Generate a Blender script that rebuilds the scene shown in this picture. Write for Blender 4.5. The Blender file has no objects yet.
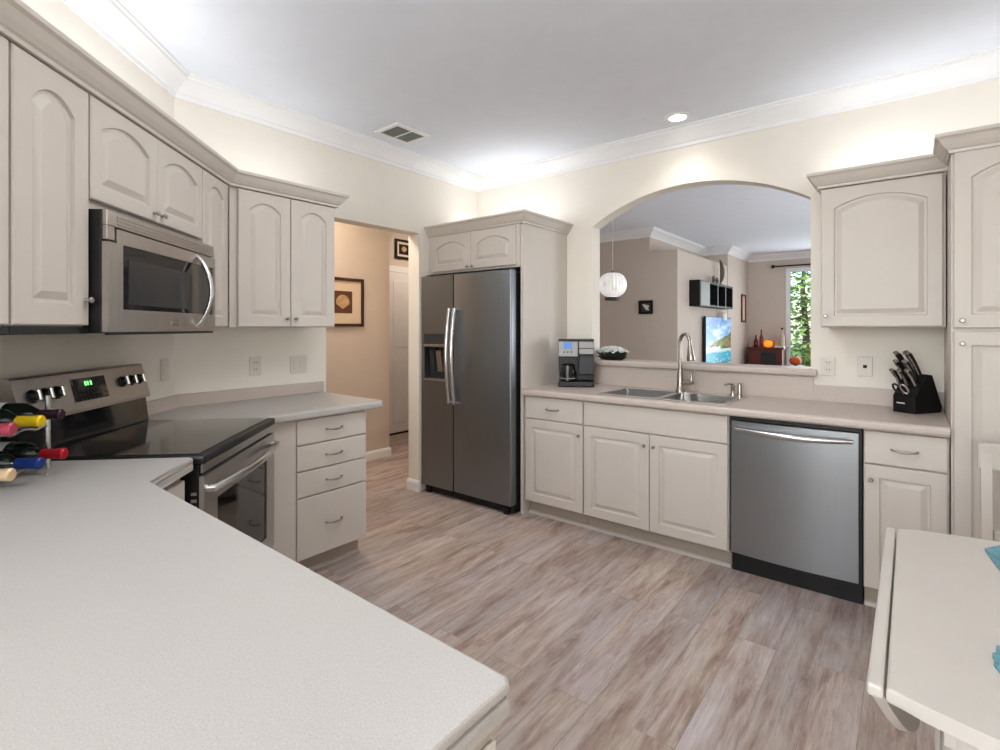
import bpy, bmesh, math, random
from mathutils import Vector, Matrix
random.seed(7)
PI = math.pi
S2 = math.sqrt(0.5)
SC = bpy.context.scene
COL = SC.collection

# ------------------------------------------------------------------ camera, world, lights, exposure
CAM = (3.1775, -3.6267, 1.3518)
FPX, ANG, Y0 = 513.74, 51.3285, 328.12
cd = bpy.data.cameras.new('camera'); cam = bpy.data.objects.new('camera', cd); COL.objects.link(cam)
cam.location = CAM
cam.rotation_euler = (PI/2, 0, math.radians(90 - ANG))
cd.sensor_fit = 'HORIZONTAL'; cd.sensor_width = 36.0
cd.lens = FPX/1000*36.0
cd.shift_y = -(375 - Y0)/1000
cd.clip_start = 0.05; cd.clip_end = 200
SC.camera = cam

SC.view_settings.view_transform = 'Standard'
SC.view_settings.look = 'None'
SC.view_settings.gamma = 1.0
SC.view_settings.use_curve_mapping = False
SC.view_settings.exposure = 0.30
SC.cycles.use_denoising = True
SC.cycles.max_bounces = 8
SC.cycles.diffuse_bounces = 5
SC.cycles.sample_clamp_indirect = 6.0
SC.cycles.caustics_reflective = False
SC.cycles.caustics_refractive = False

w = bpy.data.worlds.new('world'); SC.world = w; w.use_nodes = True
nt = w.node_tree; bg = nt.nodes['Background']
sky = nt.nodes.new('ShaderNodeTexSky'); sky.sky_type = 'NISHITA'; sky.sun_disc = False
sky.sun_elevation = math.radians(48); sky.sun_rotation = math.radians(150)
nt.links.new(sky.outputs[0], bg.inputs[0]); bg.inputs[1].default_value = 0.3

def light(name, kind, loc, rot, energy, color=(1, 1, 1), size=0.5, size_y=None, spot=None):
    l = bpy.data.lights.new(name, kind); l.energy = energy; l.color = color
    if kind == 'AREA':
        l.size = size
        if size_y: l.shape = 'RECTANGLE'; l.size_y = size_y
    elif kind == 'SPOT':
        l.spot_size = spot or 2.0; l.spot_blend = 0.9; l.shadow_soft_size = size
    elif kind == 'SUN':
        l.angle = math.radians(2)
    else:
        l.shadow_soft_size = size
    o = bpy.data.objects.new(name, l); COL.objects.link(o)
    o.location = loc; o.rotation_euler = rot
    return o
light('sun', 'SUN', (0, 20, 20), (math.radians(50), 0, math.radians(20)), 4.5, (1, .95, .86))
# area lamp added as daylight at the unseen rear window behind the camera
light('rear_window_lamp', 'AREA', (3.0, -6.02, 1.5), (math.radians(90), 0, 0), 60, (.90, .95, 1.0), 2.1, 1.6)
# unseen fill lamps added for the kitchen (above and behind the frame)
light('ceiling_fill_point', 'POINT', (2.7, -5.3, 2.25), (0, 0, 0), 34, (.96, .98, 1), .18)  # added point lamp out of view, brightens the ceiling
light('kitchen_fill_area', 'AREA', (1.9, -2.05, 2.72), (0, 0, 0), 16, (.97, .98, 1), .8, .8)  # wide area lamp added in place of ceiling lights out of view
# strip lamps lying on the cabinet tops, washing wall and ceiling
def strip(name, loc, rz, ln, e):
    o = light(name, 'AREA', loc, (PI, 0, rz), e*.5, (.96, .975, 1), ln, .05); return o
strip('strip_lamp_fridge', (0.52, -0.22, 2.20), 0, .85, 4.4)
strip('strip_lamp_right_upper', (3.05, -0.14, 2.20), 0, .48, 2.1)
strip('strip_lamp_pantry', (3.78, -0.26, 2.24), 0, .8, 2.0)
strip('strip_lamp_doorway_wall', (0.17, -2.05, 2.20), PI/2, .55, 1.3)
strip('strip_lamp_range_wall', (0.55+.12, -3.09+.12, 2.20), -PI/4, 1.1, 5.0)
strip('ceiling_fill_left', (1.40+.12, -3.937+.12, 2.20), -PI/4, .6, 6.0)  # added lamp out of view, brightens the left part of the ceiling
# hall, dining and living room lamps
light('hall_ceiling_lamp', 'AREA', (-.62, -1.25, 2.70), (0, 0, 0), 17, (1, .83, .66), .35, .35)
light('hall_ceiling_lamp', 'AREA', (-1.3, .9, 2.70), (0, 0, 0), 8, (1, .84, .70), .3, .3)
light('living_window_daylight', 'AREA', (2.25, 6.95, 1.35), (math.radians(-90), 0, 0), 32, (.92, .97, 1), 1.6, 2.0)
light('dining_fill_area', 'AREA', (4.6, 2.6, 1.45), (math.radians(90), 0, math.radians(90)), 60, (.90, .95, 1), 2.0, 1.7)  # added area lamp lifting the dining walls, no window on this side

# ------------------------------------------------------------------ materials
def srgb(r, g, b):
    f = lambda c: (c/255/12.92) if c/255 <= .04045 else ((c/255+.055)/1.055)**2.4
    return (f(r), f(g), f(b), 1)
def mat(name, col, rough=.5, metal=0, spec=None, emit=None, estr=0, noise=0, nscale=8, bump=0, bscale=200, stretch=None, trans=0, ior=1.45, coat=0):
    m = bpy.data.materials.new(name); m.use_nodes = True
    n = m.node_tree.nodes; L = m.node_tree.links; b = n['Principled BSDF']
    b.inputs['Base Color'].default_value = col
    b.inputs['Roughness'].default_value = rough; b.inputs['Metallic'].default_value = metal
    b.inputs['IOR'].default_value = ior
    if spec is not None: b.inputs['Specular IOR Level'].default_value = spec
    if trans: b.inputs['Transmission Weight'].default_value = trans
    if coat: b.inputs['Coat Weight'].default_value = coat; b.inputs['Coat Roughness'].default_value = .1
    if emit: b.inputs['Emission Color'].default_value = emit; b.inputs['Emission Strength'].default_value = estr
    tc = n.new('ShaderNodeTexCoord'); mp = n.new('ShaderNodeMapping')
    L.new(tc.outputs['Object'], mp.inputs[0])
    if stretch: mp.inputs['Scale'].default_value = stretch
    nz = n.new('ShaderNodeTexNoise'); nz.inputs['Scale'].default_value = nscale; nz.inputs['Detail'].default_value = 4
    L.new(mp.outputs[0], nz.inputs[0])
    amt = noise if noise else .02
    mx = n.new('ShaderNodeMix'); mx.data_type = 'RGBA'; mx.blend_type = 'MULTIPLY'; mx.inputs[0].default_value = 1
    rp = n.new('ShaderNodeMapRange'); rp.inputs[1].default_value = .3; rp.inputs[2].default_value = .7
    rp.inputs[3].default_value = 1-amt; rp.inputs[4].default_value = 1+amt*.4
    L.new(nz.outputs['Fac'], rp.inputs[0])
    mx.inputs[6].default_value = col
    L.new(rp.outputs[0], mx.inputs[7]); L.new(mx.outputs[2], b.inputs['Base Color'])
    if bump:
        n2 = n.new('ShaderNodeTexNoise'); n2.inputs['Scale'].default_value = bscale; L.new(mp.outputs[0], n2.inputs[0])
        bp = n.new('ShaderNodeBump'); bp.inputs['Strength'].default_value = bump; bp.inputs['Distance'].default_value = .002
        L.new(n2.outputs['Fac'], bp.inputs['Height']); L.new(bp.outputs[0], b.inputs['Normal'])
    return m

CREAM = mat('cream wall paint', srgb(236, 230, 219), .7, bump=.15, bscale=120)
BEIGE = mat('beige wall paint', srgb(208, 195, 183), .75, bump=.15, bscale=120)
CEIL = mat('ceiling paint', srgb(234, 239, 248), .85, bump=.15, bscale=90)
TRIM = mat('white trim paint', srgb(240, 240, 240), .4)
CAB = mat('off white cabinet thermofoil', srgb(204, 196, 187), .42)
CABIN = mat('toe board and edge shade', srgb(172, 161, 147), .5)
def speckle(name, base, dark, lightc):
    m = bpy.data.materials.new(name); m.use_nodes = True
    n = m.node_tree.nodes; L = m.node_tree.links; b = n['Principled BSDF']
    b.inputs['Roughness'].default_value = .38
    tc = n.new('ShaderNodeTexCoord')
    v = n.new('ShaderNodeTexNoise'); v.inputs['Scale'].default_value = 420; v.inputs['Detail'].default_value = 2
    L.new(tc.outputs['Object'], v.inputs[0])
    r = n.new('ShaderNodeValToRGB'); e = r.color_ramp.elements
    e[0].position = .36; e[0].color = dark; e[1].position = .66; e[1].color = lightc
    x = e.new(.44); x.color = base; x = e.new(.58); x.color = base
    L.new(v.outputs['Fac'], r.inputs[0]); L.new(r.outputs[0], b.inputs['Base Color'])
    return m
STONE = speckle('speckled grey laminate', srgb(178, 173, 168), srgb(169, 163, 157), srgb(186, 182, 178))
STONEB = speckle('speckled beige laminate', srgb(196, 183, 173), srgb(184, 170, 159), srgb(206, 195, 186))
STEEL = mat('brushed stainless', (.50, .49, .47, 1), .30, 1, noise=.04, nscale=6, stretch=(1, 1, 60))
STEELW = mat('warm stainless', (.48, .44, .41, 1), .33, 1, noise=.1, nscale=6, stretch=(60, 1, 1))
RIMST = mat('polished sink rim', (.74, .73, .71, 1), .22, 1)
BOWLST = mat('sink bowl steel', (.34, .34, .33, 1), .3, 1)
FRIDGE = mat('dark stainless', (.26, .28, .30, 1), .40, 1, noise=.04, nscale=5, stretch=(60, 60, 1))
DWST = mat('grey stainless', (.335, .352, .362, 1), .34, 1, noise=.04, nscale=5, stretch=(60, 60, 1))
BLACKW = mat('smoked window mesh', (.03, .03, .031, 1), .25)
CHROME = mat('chrome', (.66, .66, .66, 1), .2, 1)
NICKEL = mat('brushed nickel', (.43, .39, .35, 1), .25, 1)
HANDLE = mat('satin handle metal', (.34, .32, .30, 1), .38, 1)
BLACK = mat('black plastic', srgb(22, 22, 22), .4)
BLACKG = mat('black glass', (.008, .008, .009, 1), .06, spec=.6)
COOK = mat('ceramic cooktop glass', (.012, .011, .011, 1), .07, spec=.8, coat=.3)
DKGREY = mat('dark grey plastic', srgb(52, 54, 56), .45)
WHITEP = mat('white plastic', srgb(222, 215, 206), .35)
DARKHOLE = mat('dark slot', srgb(40, 36, 33), .8)
GREEN_LED = mat('green display segments', (.02, .3, .05, 1), .5, emit=(.15, 1, .2, 1), estr=2.5)
SILVERP = mat('silver plastic', srgb(150, 149, 148), .38, .3)
BLUE_LCD = mat('blue lcd', srgb(90, 140, 210), .3, emit=srgb(70, 130, 220), estr=.12)
WOODDK = mat('dark reddish wood', srgb(92, 34, 26), .4, noise=.3, nscale=5, stretch=(1, 1, 10))
FRAMEBR = mat('dark brown frame wood', srgb(58, 33, 22), .45)
MATCREAM = mat('picture mat board', srgb(222, 200, 176), .8)
MATBROWN = mat('brown print ground', srgb(92, 58, 38), .8)
SHELLTAN = mat('shell print tan', srgb(196, 160, 118), .8, noise=.3, nscale=30)
BLKWOOD = mat('black lacquered wood', srgb(14, 14, 15), .5, spec=.3)
GREYDOOR = mat('grey lacquer door', srgb(84, 87, 90), .4)
TABLEW = mat('white table paint', srgb(198, 192, 184), .35)
CHAIRW = mat('cream chair paint', srgb(192, 185, 175), .45)
TURQ = mat('turquoise woven fibre', srgb(104, 150, 160), .8, noise=.35, nscale=40, bump=.5, bscale=300)
GLASSDK = mat('dark bottle glass', (.006, .010, .007, 1), .08, spec=.7)
def clearglass():
    m = bpy.data.materials.new('clear glass'); m.use_nodes = True
    n = m.node_tree.nodes; L = m.node_tree.links
    n.remove(n['Principled BSDF']); out = n['Material Output']
    t = n.new('ShaderNodeBsdfTransparent'); t.inputs[0].default_value = (.97, .98, .98, 1)
    g = n.new('ShaderNodeBsdfGlossy'); g.inputs[1].default_value = .02
    f = n.new('ShaderNodeFresnel'); f.inputs[0].default_value = 1.45
    x = n.new('ShaderNodeMixShader'); L.new(f.outputs[0], x.inputs[0]); L.new(t.outputs[0], x.inputs[1]); L.new(g.outputs[0], x.inputs[2])
    L.new(x.outputs[0], out.inputs[0]); return m
GLASS = clearglass()
def attr_mat(name, emit=0):
    m = bpy.data.materials.new(name); m.use_nodes = True
    n = m.node_tree.nodes; L = m.node_tree.links; b = n['Principled BSDF']
    a = n.new('ShaderNodeVertexColor'); a.layer_name = 'Col'
    if emit:
        b.inputs['Base Color'].default_value = (.01, .01, .01, 1); b.inputs['Roughness'].default_value = .25
        L.new(a.outputs[0], b.inputs['Emission Color']); b.inputs['Emission Strength'].default_value = emit
    else:
        L.new(a.outputs[0], b.inputs['Base Color']); b.inputs['Roughness'].default_value = .7
    return m
SCREEN = attr_mat('screen picture', .70)
PRINT = attr_mat('print picture')
def floor_mat():
    m = bpy.data.materials.new('whitewashed oak planks'); m.use_nodes = True
    n = m.node_tree.nodes; L = m.node_tree.links; b = n['Principled BSDF']
    tc = n.new('ShaderNodeTexCoord'); mp = n.new('ShaderNodeMapping'); mp.inputs['Rotation'].default_value = (0, 0, PI/2)
    L.new(tc.outputs['Object'], mp.inputs[0])
    br = n.new('ShaderNodeTexBrick'); br.offset = .37; br.offset_frequency = 2
    br.inputs['Color1'].default_value = (0, 0, 0, 1); br.inputs['Color2'].default_value = (1, 1, 1, 1); br.inputs['Mortar'].default_value = (.5, .5, .5, 1)
    br.inputs['Scale'].default_value = 1; br.inputs['Mortar Size'].default_value = .0016; br.inputs['Mortar Smooth'].default_value = .2
    br.inputs['Brick Width'].default_value = 1.22; br.inputs['Row Height'].default_value = .152
    L.new(mp.outputs[0], br.inputs[0])
    sep = n.new('ShaderNodeSeparateColor'); L.new(br.outputs['Color'], sep.inputs[0])
    wv = n.new('ShaderNodeMath'); wv.operation = 'MULTIPLY'; wv.inputs[1].default_value = 37; L.new(sep.outputs[0], wv.inputs[0])
    def noise(scale, st, det=6, rough=.6, dist=0):
        m2 = n.new('ShaderNodeMapping'); m2.inputs['Scale'].default_value = st; L.new(mp.outputs[0], m2.inputs[0])
        z = n.new('ShaderNodeTexNoise'); z.noise_dimensions = '4D'; z.inputs['Scale'].default_value = scale; z.inputs['Detail'].default_value = det
        z.inputs['Roughness'].default_value = rough; z.inputs['Distortion'].default_value = dist
        L.new(m2.outputs[0], z.inputs['Vector']); L.new(wv.outputs[0], z.inputs['W']); return z
    a = noise(1.0, (2.3, 15, 1), 9, .72, .5)
    r = n.new('ShaderNodeValToRGB'); e = r.color_ramp.elements
    e[0].position = .28; e[0].color = srgb(112, 90, 82); e[1].position = .74; e[1].color = srgb(210, 204, 201)
    x = e.new(.40); x.color = srgb(156, 135, 126); x = e.new(.48); x.color = srgb(176, 160, 152); x = e.new(.58); x.color = srgb(190, 179, 174)
    L.new(a.outputs['Fac'], r.inputs[0])
    g = noise(1.0, (5, 130, 1), 4, .6)
    gr = n.new('ShaderNodeMapRange'); gr.inputs[1].default_value = .3; gr.inputs[2].default_value = .7; gr.inputs[3].default_value = .84; gr.inputs[4].default_value = 1.08
    L.new(g.outputs['Fac'], gr.inputs[0])
    ww = noise(1.0, (3.2, 26, 1), 7, .72, .6)
    wr = n.new('ShaderNodeMapRange'); wr.inputs[1].default_value = .52; wr.inputs[2].default_value = .68; wr.inputs[3].default_value = 0; wr.inputs[4].default_value = .62
    L.new(ww.outputs['Fac'], wr.inputs[0])
    wm = n.new('ShaderNodeMix'); wm.data_type = 'RGBA'; L.new(wr.outputs[0], wm.inputs[0]); L.new(r.outputs[0], wm.inputs[6]); wm.inputs[7].default_value = srgb(206, 199, 195)
    hue = noise(1.0, (.9, 3, 1), 2, .5)
    hr = n.new('ShaderNodeValToRGB'); he = hr.color_ramp.elements
    he[0].position = .38; he[0].color = (1.03, .98, .90, 1); he[1].position = .62; he[1].color = (.97, .96, 1.0, 1)
    L.new(hue.outputs['Fac'], hr.inputs[0])
    hm = n.new('ShaderNodeMix'); hm.data_type = 'RGBA'; hm.blend_type = 'MULTIPLY'; hm.inputs[0].default_value = 1
    L.new(wm.outputs[2], hm.inputs[6]); L.new(hr.outputs[0], hm.inputs[7])
    # per plank tint
    tn = n.new('ShaderNodeMapRange'); tn.inputs[3].default_value = .84; tn.inputs[4].default_value = 1.08; L.new(sep.outputs[0], tn.inputs[0])
    m1 = n.new('ShaderNodeMath'); m1.operation = 'MULTIPLY'; L.new(gr.outputs[0], m1.inputs[0]); L.new(tn.outputs[0], m1.inputs[1])
    k = noise(1.0, (6, 18, 1), 6, .75, 1.2)          # dark knots and worn spots
    kr = n.new('ShaderNodeMapRange'); kr.inputs[1].default_value = .58; kr.inputs[2].default_value = .70; kr.inputs[3].default_value = 1; kr.inputs[4].default_value = .76
    L.new(k.outputs['Fac'], kr.inputs[0])
    m2 = n.new('ShaderNodeMath'); m2.operation = 'MULTIPLY'; L.new(m1.outputs[0], m2.inputs[0]); L.new(kr.outputs[0], m2.inputs[1])
    mo = n.new('ShaderNodeMapRange'); mo.inputs[3].default_value = 1; mo.inputs[4].default_value = .72; L.new(br.outputs['Fac'], mo.inputs[0])
    m3 = n.new('ShaderNodeMath'); m3.operation = 'MULTIPLY'; L.new(m2.outputs[0], m3.inputs[0]); L.new(mo.outputs[0], m3.inputs[1])
    mx = n.new('ShaderNodeMix'); mx.data_type = 'RGBA'; mx.blend_type = 'MULTIPLY'; mx.inputs[0].default_value = 1
    L.new(hm.outputs[2], mx.inputs[6]); L.new(m3.outputs[0], mx.inputs[7]); L.new(mx.outputs[2], b.inputs['Base Color'])
    b.inputs['Roughness'].default_value = .42
    bp = n.new('ShaderNodeBump'); bp.inputs['Strength'].default_value = .25; bp.inputs['Distance'].default_value = .002
    L.new(m3.outputs[0], bp.inputs['Height']); L.new(bp.outputs[0], b.inputs['Normal'])
    return m
FLOOR = floor_mat()

# ------------------------------------------------------------------ mesh helpers
class MB:
    def __init__(s): s.bm = bmesh.new()
    def box(s, x0, x1, y0, y1, z0, z1, bev=0, seg=2):
        vs = [s.bm.verts.new(p) for p in ((x0,y0,z0),(x1,y0,z0),(x1,y1,z0),(x0,y1,z0),(x0,y0,z1),(x1,y0,z1),(x1,y1,z1),(x0,y1,z1))]
        fs = [s.bm.faces.new([vs[i] for i in f]) for f in ((3,2,1,0),(4,5,6,7),(0,1,5,4),(1,2,6,5),(2,3,7,6),(3,0,4,7))]
        if bev:
            es = list({e for f in fs for e in f.edges})
            bmesh.ops.bevel(s.bm, geom=es, offset=bev, segments=seg, profile=.5, affect='EDGES')
        return s
    def prism(s, poly, z0, z1, bev_segs=None, bev=0, holes=(), axis='z', seg=3):
        """extruded polygon; axis z: poly=(x,y); axis y: poly=(x,z) extruded in y; axis x: poly=(y,z) extruded in x"""
        def P(p, t):
            return (p[0], p[1], t) if axis == 'z' else ((p[0], t, p[1]) if axis == 'y' else (t, p[0], p[1]))
        loops = [list(poly)] + [list(h) for h in holes]
        new = []; rims = []
        for t in (z0, z1):
            es = []; lv = []
            for lp in loops:
                vs = [s.bm.verts.new(P(p, t)) for p in lp]
                lv.append(vs); es += [s.bm.edges.new((vs[i], vs[(i+1) % len(vs)])) for i in range(len(vs))]
            if holes:
                bmesh.ops.triangle_fill(s.bm, edges=es, use_beauty=True)
            else:
                s.bm.faces.new(lv[0])
            rims.append(lv)
        for a, b in zip(*rims):
            n = len(a)
            for i in range(n):
                s.bm.faces.new((a[i], a[(i+1) % n], b[(i+1) % n], b[i]))
        if bev:
            es = []
            for lv in rims:
                a = lv[0]; n = len(a)
                for i in (range(n) if bev_segs is None else bev_segs):
                    e = s.bm.edges.get((a[i], a[(i+1) % n]))
                    if e: es.append(e)
            bmesh.ops.bevel(s.bm, geom=es, offset=bev, segments=seg, profile=.5, affect='EDGES')
        return s
    def lathe(s, prof, n=24, o=(0,0,0), axis='z', cap=True):
        rings = []
        for r, h in prof:
            ring = []
            for k in range(n):
                a = 2*PI*k/n; c, d = r*math.cos(a), r*math.sin(a)
                p = (c, d, h) if axis == 'z' else ((c, h, d) if axis == 'y' else (h, c, d))
                ring.append(s.bm.verts.new((o[0]+p[0], o[1]+p[1], o[2]+p[2])))
            rings.append(ring)
        for a, b in zip(rings, rings[1:]):
            for k in range(n): s.bm.faces.new((a[k], a[(k+1) % n], b[(k+1) % n], b[k]))
        if cap:
            s.bm.faces.new(rings[0]); s.bm.faces.new(rings[-1])
        return s
    def tube(s, pts, r, n=10, cap=True, flat=1.0):
        pts = [Vector(p) for p in pts]; rs = r if isinstance(r, (list, tuple)) else [r]*len(pts)
        rings = []; up = None
        for i, p in enumerate(pts):
            t = (pts[min(i+1, len(pts)-1)] - pts[max(i-1, 0)]).normalized()
            if up is None:
                up = Vector((0, 0, 1)) if abs(t.z) < .9 else Vector((1, 0, 0))
            side = t.cross(up).normalized(); up = side.cross(t).normalized()
            rings.append([s.bm.verts.new(p + (side*math.cos(2*PI*k/n) + up*math.sin(2*PI*k/n)*flat)*rs[i]) for k in range(n)])
        for a, b in zip(rings, rings[1:]):
            for k in range(n): s.bm.faces.new((a[k], a[(k+1) % n], b[(k+1) % n], b[k]))
        if cap: s.bm.faces.new(rings[0]); s.bm.faces.new(rings[-1])
        return s
    def sweep(s, path, prof, closed=False, side=1):
        """profile (out, z) along an XY path with mitres; side=+1 offsets to the left of travel"""
        P = [Vector((p[0], p[1])) for p in path]; n = len(P); rings = []
        for i in range(n):
            a = P[i] - P[i-1] if (i > 0 or closed) else P[1] - P[0]
            b = P[(i+1) % n] - P[i] if (i < n-1 or closed) else P[i] - P[i-1]
            na = Vector((-a.y, a.x)).normalized(); nb = Vector((-b.y, b.x)).normalized()
            m = (na + nb).normalized(); m = m / max(.2, m.dot(na))*side
            rings.append([s.bm.verts.new((P[i].x + m.x*o, P[i].y + m.y*o, z)) for o, z in prof])
        k = len(prof)
        for i in range(n if closed else n-1):
            a, b = rings[i], rings[(i+1) % n]
            for j in range(k): s.bm.faces.new((a[j], b[j], b[(j+1) % k], a[(j+1) % k]))
        if not closed: s.bm.faces.new(rings[0]); s.bm.faces.new(rings[-1])
        return s
    def grid_card(s): return s
    def xform(s, M): bmesh.ops.transform(s.bm, matrix=M, verts=s.bm.verts[:]); return s
    def build(s, name, m, parent=None, smooth=False, loc=None):
        bmesh.ops.recalc_face_normals(s.bm, faces=s.bm.faces[:])
        me = bpy.data.meshes.new(name); s.bm.to_mesh(me); s.bm.free()
        if smooth:
            for p in me.polygons: p.use_smooth = True
            if smooth != 'all': me.set_sharp_from_angle(angle=math.radians(40))
        me.materials.append(m)
        o = bpy.data.objects.new(name, me); COL.objects.link(o)
        if parent: o.parent = parent
        if loc: o.location = loc
        return o
def tag(o, label=None, cat=None, group=None, kind=None):
    if label: o['label'] = label
    if cat: o['category'] = cat
    if group: o['group'] = group
    if kind: o['kind'] = kind
    return o
def thing(name, label, cat, loc, rz=0, group=None):
    o = bpy.data.objects.new(name, None); COL.objects.link(o); o.empty_display_size = .1
    o.location = loc; o.rotation_euler = (0, 0, rz); return tag(o, label, cat, group)
def struct(o): o['kind'] = 'structure'; return o
# frames: local x to the viewer's left along the wall, local y out of the wall into the room
FR = {'diag': ((0, -2.537), -PI/4), 'door': ((0, 0), -PI/2), 'back': ((0, 0), PI)}
def fpt(fr, x, y, z=0):
    (ox, oy), r = FR[fr]; c, s = math.cos(r), math.sin(r)
    return (ox + x*c - y*s, oy + x*s + y*c, z)
def fthing(fr, x, y, z, name, label, cat, group=None):
    return thing(name, label, cat, fpt(fr, x, y, z), FR[fr][1], group)

def raised_door(mb, x0, x1, z0, z1, yb, t=.02, m=.058, rise=0.0):
    """thermofoil door: slab with eased edge, grooved and raised centre panel, optional arched panel head; front to +y"""
    yf = yb + t; N = 12; bm = mb.bm
    cx = (x0+x1)/2
    def outline(ins):
        hw = (x1-x0)/2 - m - ins; zb = z0 + m + ins; zs = z1 - m - rise - ins*.9
        pts = [(cx-hw, zb), (cx+hw, zb)]
        for k in range(N+1):
            u = 1 - 2*k/N; pts.append((cx + hw*u, zs + rise*(1-u*u)))
        return pts
    def outer(ins):
        a, b, c, d = x0+ins, x1-ins, z0+ins, z1-ins
        pts = [(a, c), (b, c)]
        for k in range(N+1):
            u = 1 - 2*k/N; pts.append(((a+b)/2 + (b-a)/2*u, d))
        return pts
    L = [(outer(0), yb), (outer(0), yf-.004), (outer(.004), yf), (outline(0), yf), (outline(.004), yf-.010), (outline(.012), yf-.011), (outline(.034), yf-.001), (outline(.036), yf-.0005)]
    rings = [[bm.verts.new((p[0], y, p[1])) for p in pts] for pts, y in L]
    n = N+3
    for a, b in zip(rings, rings[1:]):
        for k in range(n): bm.faces.new((a[k], a[(k+1) % n], b[(k+1) % n], b[k]))
    bm.faces.new(rings[-1]); bm.faces.new(rings[0])
def slab(mb, x0, x1, z0, z1, yb, t=.02):
    mb.box(x0, x1, yb, yb+t, z0, z1, .005, 2)
def knob(parent, x, y, z):
    MB().lathe([(.007, 0), (.005, .004), (.004, .012), (.009, .015), (.010, .020), (.007, .023)], 14, (x, y, z), 'y').build('knob', HANDLE, parent, True)
def pull(parent, x, y, z, wd=.096):
    pts = []
    for k in range(13):
        u = -1 + 2*k/12
        pts.append((x + u*wd/2, y + .012 + .014*(1-u**4), z - .004*(1-u*u)))
    mb = MB().tube(pts, [.0035+.0025*(1-abs(-1+2*k/12)) for k in range(13)], 8)
    for sx in (-1, 1): mb.tube([(x + sx*wd/2, y-.001, z), (x + sx*wd/2, y + .013, z)], .005, 8)
    mb.build('handle', HANDLE, parent, True)
def door(parent, x0, x1, z0, z1, yb, rise=0, kx=None, kz=None, m=.058, name='door'):
    mb = MB(); raised_door(mb, x0, x1, z0, z1, yb, .02, m, rise)
    d = mb.build(name, CAB, parent)
    if kx is not None: knob(d, kx, yb+.02, kz)
    return d
def drawer(parent, x0, x1, z0, z1, yb, handle=True):
    mb = MB(); slab(mb, x0, x1, z0, z1, yb); d = mb.build('drawer', CAB, parent)
    if handle: pull(d, (x0+x1)/2, yb+.02, (z0+z1)/2)
    return d
CORN = [(-.024, 0), (.008, 0), (.010, .012), (.018, .018), (.030, .034), (.044, .058), (.055, .066), (.056, .080), (-.024, .080)]
def cornice(mb, path, z, side=1):
    mb.sweep(path, [(o, z + h) for o, h in CORN], side=side)

# ------------------------------------------------------------------ room shell
HC = 2.745
struct(MB().box(-3.2, 6.2, -6.3, 8.0, -.06, 0).build('floor', FLOOR))
struct(MB().box(-3.2, 6.2, -6.3, 8.0, HC, HC+.1).build('ceiling', CEIL))
# back wall with arched pass-through
XA0, XA1, ZS, RISE, ZL = 1.207, 2.70, 2.15, .215, 1.06
arch = [(XA0, ZL), (XA1, ZL)]
R = (((XA1-XA0)/2)**2 + RISE**2)/(2*RISE); xc = (XA0+XA1)/2
hang = math.asin((XA1-XA0)/2/R)
for k in range(33):
    a = hang - 2*hang*k/32
    arch.append((xc + R*math.sin(a), ZS + RISE - R + R*math.cos(a)))
struct(MB().prism([(-.9, 0), (4.40, 0), (4.40, HC), (-.9, HC)], 0, .13, holes=[arch], axis='y').build('wall_back', CREAM))
# doorway wall (x -0.13..0), opening y -1.593..-0.735
dw = [(-2.66, 0), (-1.593, 0), (-1.593, 2.135), (-.728, 2.135), (-.728, 0), (0, 0), (0, HC), (-2.66, HC)]
struct(MB().prism(dw, -.13, 0, axis='x').build('wall_doorway', CREAM))
# diagonal range wall
p0 = (0, -2.537); s1 = 2.35; p1 = (s1*S2, -2.537 - s1*S2)
struct(MB().prism([p0, (-.13, -2.537), (-.13, -2.66), (p1[0]-.09, p1[1]-.09), p1], 0, HC).build('wall_diagonal', CREAM))
struct(MB().box(p1[0]-.13, p1[0], -6.2, p1[1]+.0, 0, HC).build('wall_left', CREAM))
struct(MB().box(4.25, 4.38, -6.2, 0, 0, HC).build('wall_right', CREAM))
struct(MB().prism([(1.5, 0), (4.4, 0), (4.4, HC), (1.5, HC)], -6.2, -6.07, holes=[[(1.95, .7), (4.05, .7), (4.05, 2.3), (1.95, 2.3)]], axis='y').build('wall_rear', CREAM))
mb = MB()
for a, b in ((1.95, 2.0), (2.975, 3.025), (4.0, 4.05)): mb.box(a, b, -6.16, -6.1, .7, 2.3)
for a, b in ((.7, .75), (1.48, 1.52), (2.25, 2.3)): mb.box(1.95, 4.05, -6.155, -6.105, a, b)
wn = struct(mb.build('window_2', TRIM))
MB().box(1.96, 4.04, -6.132, -6.128, .71, 2.29).build('pane', GLASS, wn)
# room crown moulding
CR = [(0, 2.625), (.010, 2.625), (.012, 2.648), (.022, 2.654), (.028, 2.664), (.052, 2.690), (.078, 2.712), (.090, 2.718), (.092, 2.732), (.104, 2.734), (.106, HC), (0, HC)]
mb = MB(); mb.sweep([(4.25, 0), (0, 0), (0, -2.537), p1, (p1[0], -6.07)], CR, side=1)
struct(mb.build('trim_1', TRIM))
# baseboards
BB = [(0, 0), (.014, 0), (.014, .065), (.010, .080), (.005, .088), (0, .09)]
def base(name, path, side=1): struct(MB().sweep(path, BB, side=side).build(name, TRIM))
base('baseboard_doorway_jamb', [(0.0, -.725), (0, -.728), (-.13, -.728), (-.13, 0)], 1)
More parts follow.
